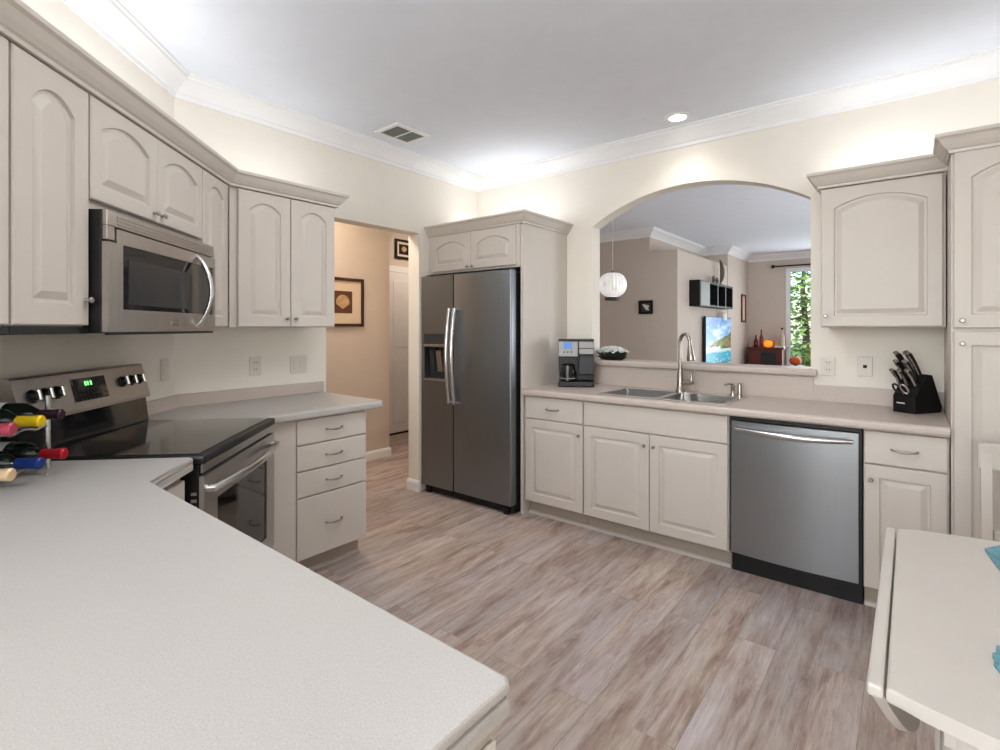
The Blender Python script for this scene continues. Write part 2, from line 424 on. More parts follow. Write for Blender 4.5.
# ---- hall
struct(MB().box(-1.45, -1.15, -4.0, -.10, 0, HC).build('wall_hall', BEIGE))
struct(MB().box(-2.10, -1.97, -.10, 3.0, 0, HC).build('wall_hall_end', BEIGE))
struct(MB().box(-2.1, -1.45, -.25, -.10, 0, HC).build('wall_hall_return', BEIGE))
struct(MB().box(-1.97, -.75, 2.4, 2.53, 0, HC).build('wall_hall_far', BEIGE))
struct(MB().box(-1.15, -.13, -4.0, -3.87, 0, HC).build('wall_hall_near', BEIGE))
struct(MB().box(-.131, -.1301, -4.0, -1.60, 0, HC).build('wall_hall_side', BEIGE))
base('baseboard_hall', [(-1.15, -3.8), (-1.15, -.10), (-1.97, -.10), (-1.97, .40)], -1)
# hall closet door with casing
dr = struct(MB().box(-1.965, -1.935, .52, 1.30, .025, 2.06, .003).build('door_1', TRIM))
for z0, z1 in ((.15, .95), (1.1, 1.95)):
    for y0, y1 in ((.60, .87), (.95, 1.22)):
        MB().box(-1.938, -1.929, y0, y1, z0, z1, .006).build('door_panel', TRIM, dr)
MB().lathe([(.012, 0), (.010, .03), (.026, .04), (.028, .055), (.012, .065)], 14, (-1.935, 1.24, .98), 'x').build('door_knob', NICKEL, dr, True)
mb = MB(); mb.box(-1.968, -1.945, .44, .515, 0, 2.14, .004); mb.box(-1.968, -1.945, 1.305, 1.38, 0, 2.14, .004); mb.box(-1.968, -1.945, .44, 1.38, 2.065, 2.14, .004)
struct(mb.build('trim_2', TRIM))
struct(MB().box(-1.965, -1.93, .52, 1.30, 0, .022).build('door_gap_shade', DARKHOLE))  # dark strip filling the gap under the door in place of its shade
# ---- dining / living room
struct(MB().box(-.9, -.75, .13, 3.3, 0, HC).build('wall_dining_left', BEIGE))
struct(MB().box(-.9, .32, 3.3, 7.3, 0, HC).build('wall_dining_far', BEIGE))
struct(MB().box(.32, .71, 3.3, 5.699, 0, 2.42).build('wall_partition', BEIGE))
struct(MB().box(.32, .72, 5.70, 7.15, 0, HC).build('wall_pier', BEIGE))
WY = 7.15
struct(MB().prism([(.32, 0), (5.0, 0), (5.0, HC), (.32, HC)], WY, WY+.14, holes=[[(1.40, .25), (3.05, .25), (3.05, 2.42), (1.40, 2.42)]], axis='y').build('wall_living_far', BEIGE))
struct(MB().box(5.0, 5.15, .0, 7.3, 0, HC).build('wall_living_right', BEIGE))
struct(MB().box(4.38, 5.1, .0, .13, 0, HC).build('wall_living_near', BEIGE))
struct(MB().sweep([(-.75, .13), (-.75, 3.3), (.32, 3.3), (.32, 5.70), (.72, 5.70), (.72, WY), (5.0, WY)], CR, side=-1).build('trim_4', TRIM))
# living room window
mb = MB()
for a, b in ((1.36, 1.43), (2.2, 2.25), (3.02, 3.09)): mb.box(a, b, WY-.015, WY+.06, .21, 2.46)
for a, b in ((.21, .28), (2.39, 2.46)): mb.box(1.36, 3.09, WY-.012, WY+.06, a, b)
wl = struct(mb.build('window_1', TRIM))
MB().box(1.43, 3.02, WY+.03, WY+.036, .28, 2.39).build('pane', GLASS, wl)

# ------------------------------------------------------------------ upper cabinets
UZ0, UZ1, UD = 1.356, 2.12, .325
def upper(fr, x0, x1, z0, z1, name, label, depth=UD):
    t = fthing(fr, x0, 0, z0, name, label, 'cabinet')
    MB().box(0.001, x1-x0-.001, .002, depth, 0, z1-z0, .002).build('body', CAB, t)
    return t, x1-x0, z1-z0
G = 'wall cabinets of the range side'
t, W, H = upper('diag', 1.225, 1.528, UZ0, UZ1, 'wall_cabinet', 'tall narrow wall cabinet left of the microwave, one arched door with a black strip beneath')
door(t, .004, W-.004, .004, H-.012, UD, .045, .022, .085, .064)
MB().box(.0, W, .02, UD+.015, -.022, -.001, .002).build('under_strip', BLACK, t)['label'] = 'black strip under the cabinet'  # thin black strip along the cabinet underside
t, W, H = upper('diag', 1.530, 2.05, UZ0, UZ1, 'wall_cabinet', 'wall cabinet cut off at the edge of the photo, beyond the tall narrow one')
door(t, .004, W-.004, .004, H-.012, UD, .06, W-.03, .085)
MB().box(.0, W, .02, UD+.015, -.022, -.001, .002).build('under_strip', BLACK, t)['label'] = 'black strip under the cabinet'
t, W, H = upper('diag', .441, 1.223, 1.742, UZ1, 'wall_cabinet', 'short wall cabinet with two arched doors right above the microwave')
door(t, .004, W/2-.002, .03, H-.012, UD, .045, W/2-.028, .062, .05)
door(t, W/2+.002, W-.004, .03, H-.012, UD, .045, W/2+.028, .062, .05)
t, W, H = upper('diag', .135, .439, UZ0, UZ1, 'wall_cabinet', 'narrow one-door wall cabinet between the microwave and the inner corner')
door(t, .02, W-.004, .004, H-.012, UD, .04, W-.026, .085, .05)
t, W, H = upper('door', 1.740, 2.385, UZ0, UZ1, 'wall_cabinet', 'two-door arched wall cabinet beside the hall doorway, above the stack of drawers')
door(t, .012, .302, .004, H-.012, UD, .045, .277, .05)
door(t, .306, .605, .004, H-.012, UD, .045, .331, .05)
# one cornice over the whole left run
cf = UD+.02
a = fpt('door', 1.738, .0); b = fpt('door', 1.738, cf)
jy = None
# front line meeting point of the two runs
xj = cf; yj = -2.537 + cf*math.sqrt(2) - cf
e = fpt('diag', 2.05, cf)
mb = MB(); cornice(mb, [(a[0]+.002, a[1]), (b[0], b[1]), (xj, yj), (e[0], e[1])], 2.112, side=1)
tag(mb.build('cornice', CAB), 'long off-white cornice topping the left run of wall cabinets around the corner', 'cornice')

# ------------------------------------------------------------------ microwave
t = fthing('diag', .436, 0, 1.335, 'microwave', 'stainless over-the-range microwave with a curved handle', 'microwave')
W, H, MD = .786, .404, .378
MB().box(.002, W-.002, .004, MD, .0, H, .004).build('body', BLACK, t)
mb = MB(); mb.box(.0, W, MD, MD+.016, H-.052, H, .003)
for k in range(3): mb.box(.03, W-.05, MD+.013, MD+.019, H-.018-.012*k, H-.014-.012*k)
mb.build('vent_grille', STEELW, t)
mb = MB(); mb.prism([(.0, .004), (W, .004), (W, H-.105), (W-.045, H-.105), (W-.045, H-.058), (.0, H-.058)], MD+.001, MD+.020, holes=[[(.02, .080), (W-.078, .080), (W-.078, H-.105), (.02, H-.105)]], axis='y')
d = mb.build('door', STEELW, t)
MB().box(W-.040, W, MD+.001, MD+.016, H-.098, H-.052, .002).build('corner_block', STEELW, t)
MB().box(.016, W-.074, MD+.004, MD+.015, .076, H-.101).build('window', BLACKG, d)
MB().box(.24, W-.115, MD+.0148, MD+.0165, .098, H-.150).build('inner_window', BLACKW, d)
MB().box(.012, W-.012, MD+.002, MD+.016, -.006, .003).build('bottom_strip', BLACK, t)
pts = [(.180, MD+.022 + .058*math.sin(PI*k/16)**.8 if 0 < k < 16 else MD+.019, .025 + .310*k/16) for k in range(17)]
MB().tube(pts, .012, 12, flat=.8).build('handle', CHROME, d, True)
MB().box(.335, .40, MD+.019, MD+.024, .028, .048, .004).build('badge', NICKEL, d)

# ------------------------------------------------------------------ range
t = fthing('diag', .418, 0, 0, 'range', 'free-standing stainless electric range with black glass top', 'stove')
W = .745
MB().box(.004, W-.004, .03, .646, .09, .884, .003).build('body', BLACK, t)
MB().box(.02, W-.02, .06, .57, .0, .089).build('plinth', BLACK, t)
mb = MB(); mb.box(0, W, .03, .668, .885, .918, .009, 3); c = mb.build('cooktop', BLACK, t, True)
MB().box(.018, W-.018, .11, .640, .9182, .9205, .001).build('glass_top', COOK, c)
# back guard: black riser and tilted stainless control panel
mb = MB(); mb.prism([(.03, .919), (.095, .919), (.080, 1.035), (.03, 1.035)], .004, W-.004, axis='x'); bg_ = mb.build('back_riser', BLACKG, t)
mb = MB(); mb.prism([(.02, 1.036), (.098, 1.030), (.098, 1.042), (.062, 1.178), (.055, 1.184), (.02, 1.184)], .0, W, axis='x', bev=.0); pn = mb.build('control_panel', STEELW, t)
def on_panel(x, h, lift):   # point on tilted panel face; h along the face
    y = .098 - .036*h/.136; z = 1.042 + h
    n = Vector((0, .136, .036)).normalized(); return Vector((x, y, z)) + n*lift
ty = math.atan2(.036, .136)
Mp = lambda x, h, lift: Matrix.Translation(on_panel(x, h, lift)) @ Matrix.Rotation(ty, 4, 'X')
mb = MB(); mb.box(-.095, .095, 0, .004, -.045, .045, .002); ds = mb.xform(Mp(.385, .070, .0005)).build('display', BLACKG, pn)
mb = MB()
for dx in (.018, .004, -.014): mb.box(dx-.004, dx+.004, .0046, .0052, .012, .028)
mb.xform(Mp(.385+.01, .072, .0005)).build('clock_digits', GREEN_LED, ds)
mb = MB()
for r_ in range(3):
    for c_ in range(7): mb.box(-.078+.025*c_-.005, -.078+.025*c_+.005, .0046, .005, -.036+.02*r_-.002, -.036+.02*r_+.002)
mb.xform(Mp(.385, .066, .0005)).build('keypad', DKGREY, ds)
for x in (.060, .120, .180, .565, .620, .675):
    mb = MB(); mb.lathe([(.024, 0), (.024, .004), (.019, .006), (.018, .018), (.015, .022)], 22, axis='y')
    kb = mb.xform(Mp(x, .075, .001)).build('knob', BLACK, pn, True)
    mb = MB(); mb.box(-.006, .006, .006, .030, -.021, .021, .004); mb.xform(Mp(x, .075, .001)).build('knob_grip', CHROME, kb)
# front
MB().box(.012, W-.012, .647, .655, .852, .8835, .003).build('vent_strip', STEEL, t)
mb = MB()
mb.prism([(.006, .305), (W-.006, .305), (W-.006, .845), (.006, .845)], .647, .664, holes=[[(.11, .38), (W-.11, .38), (W-.11, .74), (.11, .74)]], axis='y')
d = mb.build('oven_door', STEEL, t)
MB().box(.105, W-.105, .6475, .658, .375, .745).build('oven_window', BLACKG, d)
pts = [(.03, .664, .795)] + [(.03 + (W-.06)*k/20, .682 + .030*math.sin(PI*k/20), .795) for k in range(21)] + [(W-.03, .660, .795)]
MB().tube(pts, .016, 12, flat=.9).build('handle', CHROME, d, True)
mb = MB(); mb.box(.006, W-.006, .647, .660, .095, .295, .004)
dd = mb.build('storage_drawer', STEEL, t)
mb = MB()
for k in range(16): mb.box(W-.0045, W-.001, .622, .640, .42+.024*k, .43+.024*k)
mb.build('side_vents', STEEL, t)

# ------------------------------------------------------------------ left base cabinets
def base_box(fr, x0, x1, name, label, depth=.595, z1=.868):
    t = fthing(fr, x0, 0, 0, name, label, 'cabinet'); W = x1-x0
    MB().box(.001, W-.001, .004, depth, .105, z1, .002).build('body', CAB, t)
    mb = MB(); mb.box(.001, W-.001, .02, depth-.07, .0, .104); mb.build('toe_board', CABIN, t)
    mb = MB(); mb.prism([(depth-.07, 0), (depth-.052, 0), (depth-.054, .012), (depth-.062, .018), (depth-.07, .020)], .001, W-.001, axis='x'); mb.build('shoe_moulding', CAB, t)
    return t, W
t, W = base_box('door', 1.735, 2.185, 'drawer_cabinet', 'base cabinet with a stack of four drawers beside the hall doorway', .63)
for z0, z1 in ((.728, .862), (.588, .722), (.448, .582), (.115, .442)):
    drawer(t, .004, W-.004, z0, z1, .63)
# corner filler between drawers and range
f = [(.004, -2.187), (.648, -2.187), (.648, -2.452), fpt('diag', .412, .50)[:2], fpt('diag', .412, .006)[:2], (.004, -2.54)]
t = thing('corner_cabinet', 'plain corner cabinet front between the drawers and the range', 'cabinet', (.3, -2.35, 0))
MB().prism([(p[0]-.3, p[1]+2.35) for p in f], .10, .868).build('body', CAB, t)
f2 = [(.004, -2.187), (.58, -2.187), (.58, -2.50), fpt('diag', .412, .40)[:2], fpt('diag', .412, .006)[:2], (.004, -2.54)]
MB().prism([(p[0]-.3, p[1]+2.35) for p in f2], 0, .099).build('toe_board', CABIN, t)
# worktop, left
CT0, CT1 = .870, .914
q1 = fpt('diag', .412, .572); q2 = fpt('diag', .412, .004)
t = thing('worktop', 'pale speckled worktop over the four drawers, running to the right side of the range', 'worktop', (.3, -2.1, 0))
poly = [(.002, -1.625), (.66, -1.625), (.693, -1.655), (.693, q1[1]), (q2[0], q2[1]), (.002, -2.534)]
MB().prism([(x-.3, y+2.1) for x, y in poly], CT0, CT1, [0, 1, 2], .014).build('slab', STONE, t)
q3 = fpt('diag', .412, .02)
poly = [(.002, -1.625), (.022, -1.625), (.022, -2.537-.0+.0145), (q3[0], q3[1]), (q2[0], q2[1]), (.002, -2.534)]
MB().prism([(x-.3, y+2.1) for x, y in poly], CT1+.0005, .985, [1, 2], .004).build('backsplash', STONEB, t)
# peninsula worktop
PY, PX, PB = -3.114, 2.790, -4.05
r1 = fpt('diag', 1.172, .004); r2 = fpt('diag', 1.172, .630); r2b = fpt('diag', 1.18, .638)
xm = -2.537 + .638*math.sqrt(2) - PY
t = thing('worktop', 'big pale speckled peninsula worktop in the foreground carrying the wine rack', 'worktop', (2.0, -3.6, 0))
bx = PB + 2.537; 
poly = [(r1[0], r1[1]), (r2[0], r2[1]), (r2b[0], r2b[1]), (xm, PY), (PX-.010, PY), (PX, PY-.010), (PX, PB), (-bx+.005, PB)]
MB().prism([(x-2.0, y+3.6) for x, y in poly], CT1-.016, CT1, [1, 2, 3, 4, 5, 6], .006, seg=3).build('slab', STONE, t)
ins = lambda P, d: [(x - (d if x > 2.7 else 0), y - (d if y > PY-.02 and x > xm-.01 else 0)) for x, y in P]
MB().prism([(x-2.0, y+3.6) for x, y in ins(poly, .006)], CT1-.0195, CT1-.0163).build('edge_groove', CABIN, t)
MB().prism([(x-2.0, y+3.6) for x, y in poly], CT0, CT1-.0198, [1, 2, 3, 4, 5, 6], .006, seg=3).build('lower_lip', STONE, t)
poly2 = [(xm+.012, PY-.006), (PX-.016, PY-.006), (PX-.006, PY-.016), (PX-.006, PB+.01), (PX-.05, PB+.01), (PX-.05, PY-.05), (xm+.012, PY-.05)]
MB().prism([(x-2.0, y+3.6) for x, y in poly2], CT0-.012, CT0-.0005, [0, 1, 2], .004, seg=2).build('edge_band_shade', CABIN, t)  # shade below the worktop edge put into the darker band colour
bs0 = fpt('diag', 1.172, .004); bs1 = fpt('diag', 1.172, .02); bs2 = fpt('diag', 2.12, .02); bs3 = fpt('diag', 2.12, .004)
MB().prism([(x-2.0, y+3.6) for x, y in (bs0[:2], bs1[:2], bs2[:2], bs3[:2])], CT1+.0005, .985).build('backsplash', STONEB, t)
# peninsula base
t = thing('peninsula_cabinet', 'base of the foreground peninsula, panelled end below the worktop', 'cabinet', (2.0, -3.6, 0))
g0 = fpt('diag', 1.178, .595); g1 = fpt('diag', 1.178, .02)
xb = -2.537 + .595*math.sqrt(2) - (PY-.03)
poly = [(g1[0], g1[1]), (g0[0], g0[1]), (xb, PY-.03), (PX-.010, PY-.03), (PX-.010, PB+.06), (-(PB+.06)-2.537+.02, PB+.06)]
MB().prism([(x-2.0, y+3.6) for x, y in poly], .10, CT0-.013).build('body', CAB, t)
poly = [(x*.97+.05, y*.97-.1) for x, y in poly]
MB().box(PX-.009-2, PX-.003-2, PY-.09+3.6, PY-.031+3.6, .10, CT0-.015, .002).build('corner_stile', CAB, t)
MB().box(PX-.009-2, PX-.003-2, PB+.07+3.6, PB+.13+3.6, .10, CT0-.015, .002).build('corner_stile', CAB, t)
MB().box(1.62-2, PX-.10-2, PB+.2+3.6, PY-.11+3.6, 0, .0995).build('toe_board', CABIN, t)
# front of the small unit left of the range
mb = MB(); slab(mb, 1.186, 1.40, .728, .842, .596); dfo = mb.build('drawer', CAB, t)
dfo.matrix_parent_inverse = Matrix.Translation((-2.0, 3.6, 0)); dfo.location = (0, -2.537, 0); dfo.rotation_euler = (0, 0, -PI/4)
mb = MB(); raised_door(mb, 1.186, 1.40, .115, .720, .596); dfo = mb.build('door', CAB, t)
dfo.matrix_parent_inverse = Matrix.Translation((-2.0, 3.6, 0)); dfo.location = (0, -2.537, 0); dfo.rotation_euler = (0, 0, -PI/4)

# ------------------------------------------------------------------ fridge and its surround
t = thing('refrigerator', 'dark stainless side-by-side refrigerator with ice dispenser', 'fridge', (.010, -.055, 0), 0)
FW, FH = .932, 1.775
MB().box(.004, FW-.004, -.58, 0, .03, FH-.012, .004).build('body', BLACK, t)
MB().box(.02, FW-.02, -.57, -.04, 0, .029).build('base', BLACK, t)
mb = MB(); mb.box(.01, FW-.01, -.618, -.582, .012, .062, .004)
for k in range(24): mb.box(.10+.03*k, .118+.03*k, -.622, -.617, .022, .052)
mb.build('kick_grille', BLACK, t)
def fdoor(x0, x1, nm, hole=None):
    mb = MB(); poly = [(x0, .068), (x1, .068), (x1, FH), (x0, FH)]
    if hole: mb.prism(poly, -.655, -.585, holes=[hole], axis='y')
    else: mb.box(x0, x1, -.655, -.585, .068, FH, .010, 3)
    return mb.build(nm, FRIDGE, t, not hole)
sx = .362
hl = (.035, .280, .925, 1.305)
fz = fdoor(0, sx-.003, 'freezer_door', [(hl[0], hl[2]), (hl[1], hl[2]), (hl[1], hl[3]), (hl[0], hl[3])])
rf = fdoor(sx+.003, FW, 'fridge_door')
dp = MB().box(hl[0]-.004, hl[1]+.004, -.5855, -.584, hl[2], hl[3]).build('dispenser_back', DKGREY, fz)
MB().box(hl[0]+.001, hl[1]-.001, -.653, -.59, 1.225, hl[3]-.001, .004).build('dispenser_panel', DKGREY, fz)
MB().box(hl[0]+.001, hl[1]-.001, -.664, -.59, 1.200, 1.222, .004).build('dispenser_lip', STEEL, fz)
MB().box(hl[0]+.001, hl[1]-.001, -.665, -.59, hl[2]+.001, hl[2]+.018, .004).build('drip_tray', STEEL, fz)
MB().prism([(-.60, 1.19), (-.635, 1.17), (-.612, 1.0), (-.60, 1.0)], .07, .115, axis='x').build('paddle', DKGREY, fz)
MB().prism([(-.60, 1.19), (-.645, 1.17), (-.622, 1.0), (-.60, 1.0)], .155, .215, axis='x').build('paddle', STEEL, fz)
for x, d in ((sx-.026, fz), (sx+.030, rf)):
    pts = [(x, -.653, 1.50)] + [(x, -.675-.035*math.sin(PI*k/18), 1.50 - .735*k/18) for k in range(19)] + [(x, -.653, .765)]
    MB().tube(pts, .0155, 12).build('handle', CHROME, d, True)
MB().box(FW-.14, FW-.075, -.6575, -.654, 1.688, 1.720, .001).build('badge', HANDLE, rf)
for x in (.05, FW-.07): MB().box(x, x+.06, -.65, -.56, FH+.001-.011, FH+.010, .004).build('hinge_cover', BLACK, t)
for x in (.04, FW-.08): MB().box(x, x+.04, -.64, -.60, 0, .05, .004).build('foot', BLACK, t)

t = thing('fridge_cabinet', 'tall surround with a two-door arched cabinet over the refrigerator', 'cabinet', (0, 0, 0))
MB().box(.956, .980, -.612, -.002, 0, UZ1, .002).build('side_panel', CAB, t)
MB().box(.004, .954, -.60, -.002, 1.800, UZ1, .002).build('body', CAB, t)
MB().box(.002, .954, -.618, -.601, 1.800, UZ1).build('face_frame', CAB, t)
def back_door(parent, x0, x1, z0, z1, yb, rise=0, kx=None, kz=None, m=.058, nm='door'):
    """door facing -Y in world-aligned things"""
    mb = MB(); raised_door(mb, -x1, -x0, z0, z1, -yb, .02, m, rise); mb.xform(Matrix.Rotation(PI, 4, 'Z'))
    d = mb.build(nm, CAB, parent)
    if kx is not None:
        mb = MB(); mb.lathe([(.007, 0), (.005, -.004), (.004, -.012), (.009, -.015), (.010, -.020), (.007, -.023)], 14, (kx, yb-.02, kz), 'y'); mb.build('knob', HANDLE, d, True)
    return d
back_door(t, .055, .485, 1.815, 2.105, -.6185, .05, .460, 1.835, .055)
back_door(t, .489, .925, 1.815, 2.105, -.6185, .05, .514, 1.835, .055)
mb = MB(); cornice(mb, [(.983, -.002), (.983, -.622), (.002, -.622)], 2.115, side=1); mb.build('cornice', CAB, t)

# ------------------------------------------------------------------ sink run
def sink_base(x0, x1, name, label, cut=None):
    t = fthing('back', -x1, 0, 0, name, label, 'cabinet'); W = x1-x0
    if cut: MB().prism([(.0005, .004), (W-.0005, .004), (W-.0005, .592), (.0005, .592)], .105, .868, holes=[cut]).build('body', CAB, t)
    else: MB().box(.0005, W-.0005, .004, .592, .105, .868, .001).build('body', CAB, t)
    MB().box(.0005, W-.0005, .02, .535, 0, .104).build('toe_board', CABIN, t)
    MB().prism([(.535, 0), (.554, 0), (.552, .012), (.545, .018), (.535, .020)], .0005, W-.0005, axis='x').build('shoe_moulding', CAB, t)
    return t, W
DY = .593
t, W = sink_base(.985, 1.472, 'base_cabinet', 'base cabinet with one drawer over one door, next to the refrigerator')
drawer(t, .004, W-.012, .708, .862, DY)
door(t, .004, W-.012, .112, .702, DY, 0, .03, .632)
t, W = sink_base(1.474, 2.386, 'sink_cabinet', 'wide two-door base cabinet with blank panel under the sink', [(.03, .07), (.89, .07), (.89, .58), (.03, .58)])
mb = MB(); slab(mb, .004, W-.004, .708, .862, DY); mb.build('blank_panel', CAB, t)
door(t, W/2+.002, W-.004, .112, .702, DY, 0, W/2+.03, .632)
door(t, .004, W/2-.002, .112, .702, DY, 0, W/2-.03, .632)
t, W = sink_base(2.998, 3.311, 'base_cabinet', 'slim base cabinet with drawer and door, right of the dishwasher')
drawer(t, .006, W-.004, .708, .862, DY)
door(t, .006, W-.004, .112, .702, DY, 0, W-.03, .632)

# dishwasher
t = fthing('back', -2.996, 0, 0, 'dishwasher', 'grey stainless dishwasher with a bowed bar handle', 'dishwasher')
W = .606
MB().box(.003, W-.003, .01, .585, .10, .866, .002).build('body', BLACK, t)
MB().box(.004, W-.004, .03, .560, .0, .098).build('kick_plate', BLACK, t)
mb = MB()
secs = 12; lo, hi = .112, .846      # softly bowed stainless front
for part in (0,):
    rows = []
    for k in range(secs+1):
        x = .018 + (W-.026)*k/secs; y = .598 + .016*math.sin(PI*k/secs)
        rows.append([mb.bm.verts.new((x, .586, lo)), mb.bm.verts.new((x, y, lo)), mb.bm.verts.new((x, y, hi-.006)), mb.bm.verts.new((x, y-.008, hi)), mb.bm.verts.new((x, .586, hi))])
    for a, b in zip(rows, rows[1:]):
        for j in range(5): mb.bm.faces.new((a[j], b[j], b[(j+1) % 5], a[(j+1) % 5]))
    mb.bm.faces.new(rows[0]); mb.bm.faces.new(rows[-1])
d = mb.build('door', DWST, t, True)
pts = [(.045, .604, .800)] + [(.045 + (W-.085)*k/20, .622 + .034*math.sin(PI*k/20), .800 - .006*math.sin(PI*k/20)) for k in range(21)] + [(W-.04, .604, .800)]
MB().tube(pts, [.010] + [.012 + .006*math.sin(PI*k/20) for k in range(21)] + [.010], 12).build('handle', CHROME, d, True)

# worktop with sink cut-out
t = thing('worktop', 'long beige speckled worktop around the sink and over the dishwasher', 'worktop', (2.1, -.3, 0))
SK = (1.555, 2.368, -.575, -.095)
hole = [(SK[0]+.02, SK[2]+.02), (SK[1]-.02, SK[2]+.02), (SK[1]-.02, SK[3]-.02), (SK[0]+.02, SK[3]-.02)]
sh = lambda P: [(x-2.1, y+.3) for x, y in P]
MB().prism(sh([(.982, -.002), (.982, -.645), (3.312, -.645), (3.312, -.002)]), CT0, CT1, [1], .016, [sh(hole)], seg=4).build('slab', STONEB, t)
MB().prism(sh([(.982, -.0015), (.982, -.020), (XA0+.01, -.020), (XA0+.01, -.0015)]), CT1+.0005, 1.01).build('backsplash', STONEB, t)
MB().prism(sh([(XA0+.011, -.0015), (XA0+.011, -.016), (2.715, -.016), (2.715, -.0015)]), CT1+.0005, 1.054).build('backsplash', STONEB, t)
MB().prism(sh([(2.716, -.0015), (2.716, -.020), (3.312, -.020), (3.312, -.0015)]), CT1+.0005, 1.01).build('backsplash', STONEB, t)
# ledge in the arch
mb = MB(); mb.prism([(XA0+.004, .21), (XA0+.004, -.0), (XA0-.03, -.0), (XA0-.03, -.045), (2.735, -.045), (2.735, -.0), (XA1-.004, -.0), (XA1-.004, .21)], 1.0605, 1.104, [2, 3, 4, 7], .014)
tag(mb.build('ledge', STONEB), 'rounded beige ledge along the bottom of the arched opening', 'ledge')

# sink
t = thing('sink', 'stainless double-bowl drop-in sink', 'sink', ((SK[0]+SK[1])/2, (SK[2]+SK[3])/2, CT1))
ox, oy = (SK[0]+SK[1])/2, (SK[2]+SK[3])/2
hx, hy = (SK[1]-SK[0])/2, (SK[3]-SK[2])/2
b1 = (-hx+.03, -.02, -hy+.035, hy-.085); b2 = (.015, hx-.03, -hy+.035, hy-.085)
rectp = lambda b: [(b[0], b[2]), (b[1], b[2]), (b[1], b[3]), (b[0], b[3])]
MB().prism([(-hx, -hy), (hx, -hy), (hx, hy), (-hx, hy)], .0003, .007, None, .003, [rectp(b1), rectp(b2)]).build('rim', RIMST, t)
for b in (b1, b2):
    mb = MB(); dz = -.19; tap = .02
    top = [mb.bm.verts.new((x, y, .004)) for x, y in rectp(b)]
    bot = [mb.bm.verts.new((x, y, dz)) for x, y in rectp((b[0]+tap, b[1]-tap, b[2]+tap, b[3]-tap))]
    for i in range(4): mb.bm.faces.new((top[i], top[(i+1) % 4], bot[(i+1) % 4], bot[i]))
    mb.bm.faces.new(bot)
    bmesh.ops.bevel(mb.bm, geom=[e for e in mb.bm.edges if not e.is_boundary], offset=.018, segments=3, affect='EDGES')
    bw = mb.build('bowl', BOWLST, t, True)
    sm = bw.modifiers.new('wall', 'SOLIDIFY'); sm.thickness = .001; sm.offset = 1
    MB().lathe([(.045, dz+.002), (.045, dz+.004), (.03, dz+.005), (.0, dz+.003)], 20, ((b[0]+b[1])/2, (b[2]+b[3])/2, 0), cap=False).build('drain', CHROME, bw, True)
# faucet
fx, fy = 1.952, -.135
t = thing('faucet', 'brushed nickel pull-down faucet with high gooseneck', 'faucet', (fx, fy, CT1+.007), math.radians(-38))
MB().lathe([(.030, 0), (.030, .012), (.024, .02), (.021, .055), (.021, .12), (.016, .13), (.015, .15)], 20).build('body', NICKEL, t, True)
pts = [(0, 0, .14), (0, 0, .22)]
for k in range(15):
    a = PI - PI*.98*k/14; pts.append((.055 + .055*math.cos(a), 0, .335 + .055*math.sin(a)))
pts = [pts[0], (0, 0, .20), (0, 0, .27)] + pts[2:] + [(.112, 0, .32)]
MB().tube(pts, .012, 12).build('gooseneck', NICKEL, t, True)
MB().tube([(.111, 0, .322), (.114, 0, .30), (.120, 0, .265), (.124, 0, .225), (.125, 0, .215)], [.014, .017, .022, .028, .026], 14).build('spray_head', NICKEL, t, True)
MB().tube([(.004, .01, .06), (.022, .085, .066)], .017, 12).build('handle_hub', NICKEL, t, True)
MB().tube([(.019, .070, .07), (.020, .073, .10), (.018, .068, .135)], [.012, .009, .008], 10).build('lever', NICKEL, t, True)
t = thing('soap_dispenser', 'small nickel soap dispenser on the sink corner', 'soap dispenser', (2.285, -.125, CT1+.007))
MB().lathe([(.020, 0), (.020, .006), (.013, .012), (.011, .05), (.013, .055), (.013, .062), (.006, .066)], 16).build('pump_base', NICKEL, t, True)
MB().tube([(0, 0, .06), (0, 0, .072), (-.02, -.02, .074), (-.045, -.03, .066)], .006, 8).build('spout', NICKEL, t, True)
t = thing('air_gap_cap', 'short nickel cap just right of the soap dispenser on the sink', 'cap', (2.325, -.120, CT1+.007))
MB().lathe([(.019, 0), (.019, .005), (.014, .008), (.014, .07), (.011, .078), (.004, .082)], 16).build('cap', NICKEL, t, True)

# ------------------------------------------------------------------ right upper cabinet and pantry
t = thing('wall_cabinet', 'single wide-door arched wall cabinet right of the arched opening, above the knife block', 'cabinet', (2.787, 0, UZ0))
W, H = .524, UZ1-UZ0
MB().box(.001, W-.001, -.31, -.002, 0, H, .002).build('body', CAB, t)
back_door(t, .006, W-.012, .004, H-.012, -.311, .05, .028, .062)
mb = MB(); cornice(mb, [(W-.06, -.331), (-.002, -.331), (-.002, -.002)], H-.006, side=1); bmesh.ops.reverse_faces(mb.bm, faces=mb.bm.faces[:])
mb.bm.free(); mb = MB(); cornice(mb, [(W, -.331), (-.002, -.331), (-.002, -.002)], H-.006, side=1); 
mb.build('cornice', CAB, t)
t = thing('pantry_cabinet', 'tall pantry cabinet with upper and lower doors at the end of the sink wall', 'cabinet', (3.315, 0, 0))
W = .93
MB().box(.0, W, -.60, -.002, .105, UZ1+.02, .002).build('body', CAB, t)
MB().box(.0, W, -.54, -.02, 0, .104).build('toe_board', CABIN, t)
for k, (a, b, kx) in enumerate(((.008, .462, .036), (.468, .908, .88))):
    back_door(t, a, b, 1.352, UZ1+.005, -.601, .06, kx, 1.385)
    d = back_door(t, a, b, .115, 1.336, -.601, 0, kx, 1.285)
mb = MB(); cornice(mb, [(W, -.623), (-.0, -.623), (-.0, -.40)], UZ1-.0, side=1); mb.build('cornice', CAB, t)

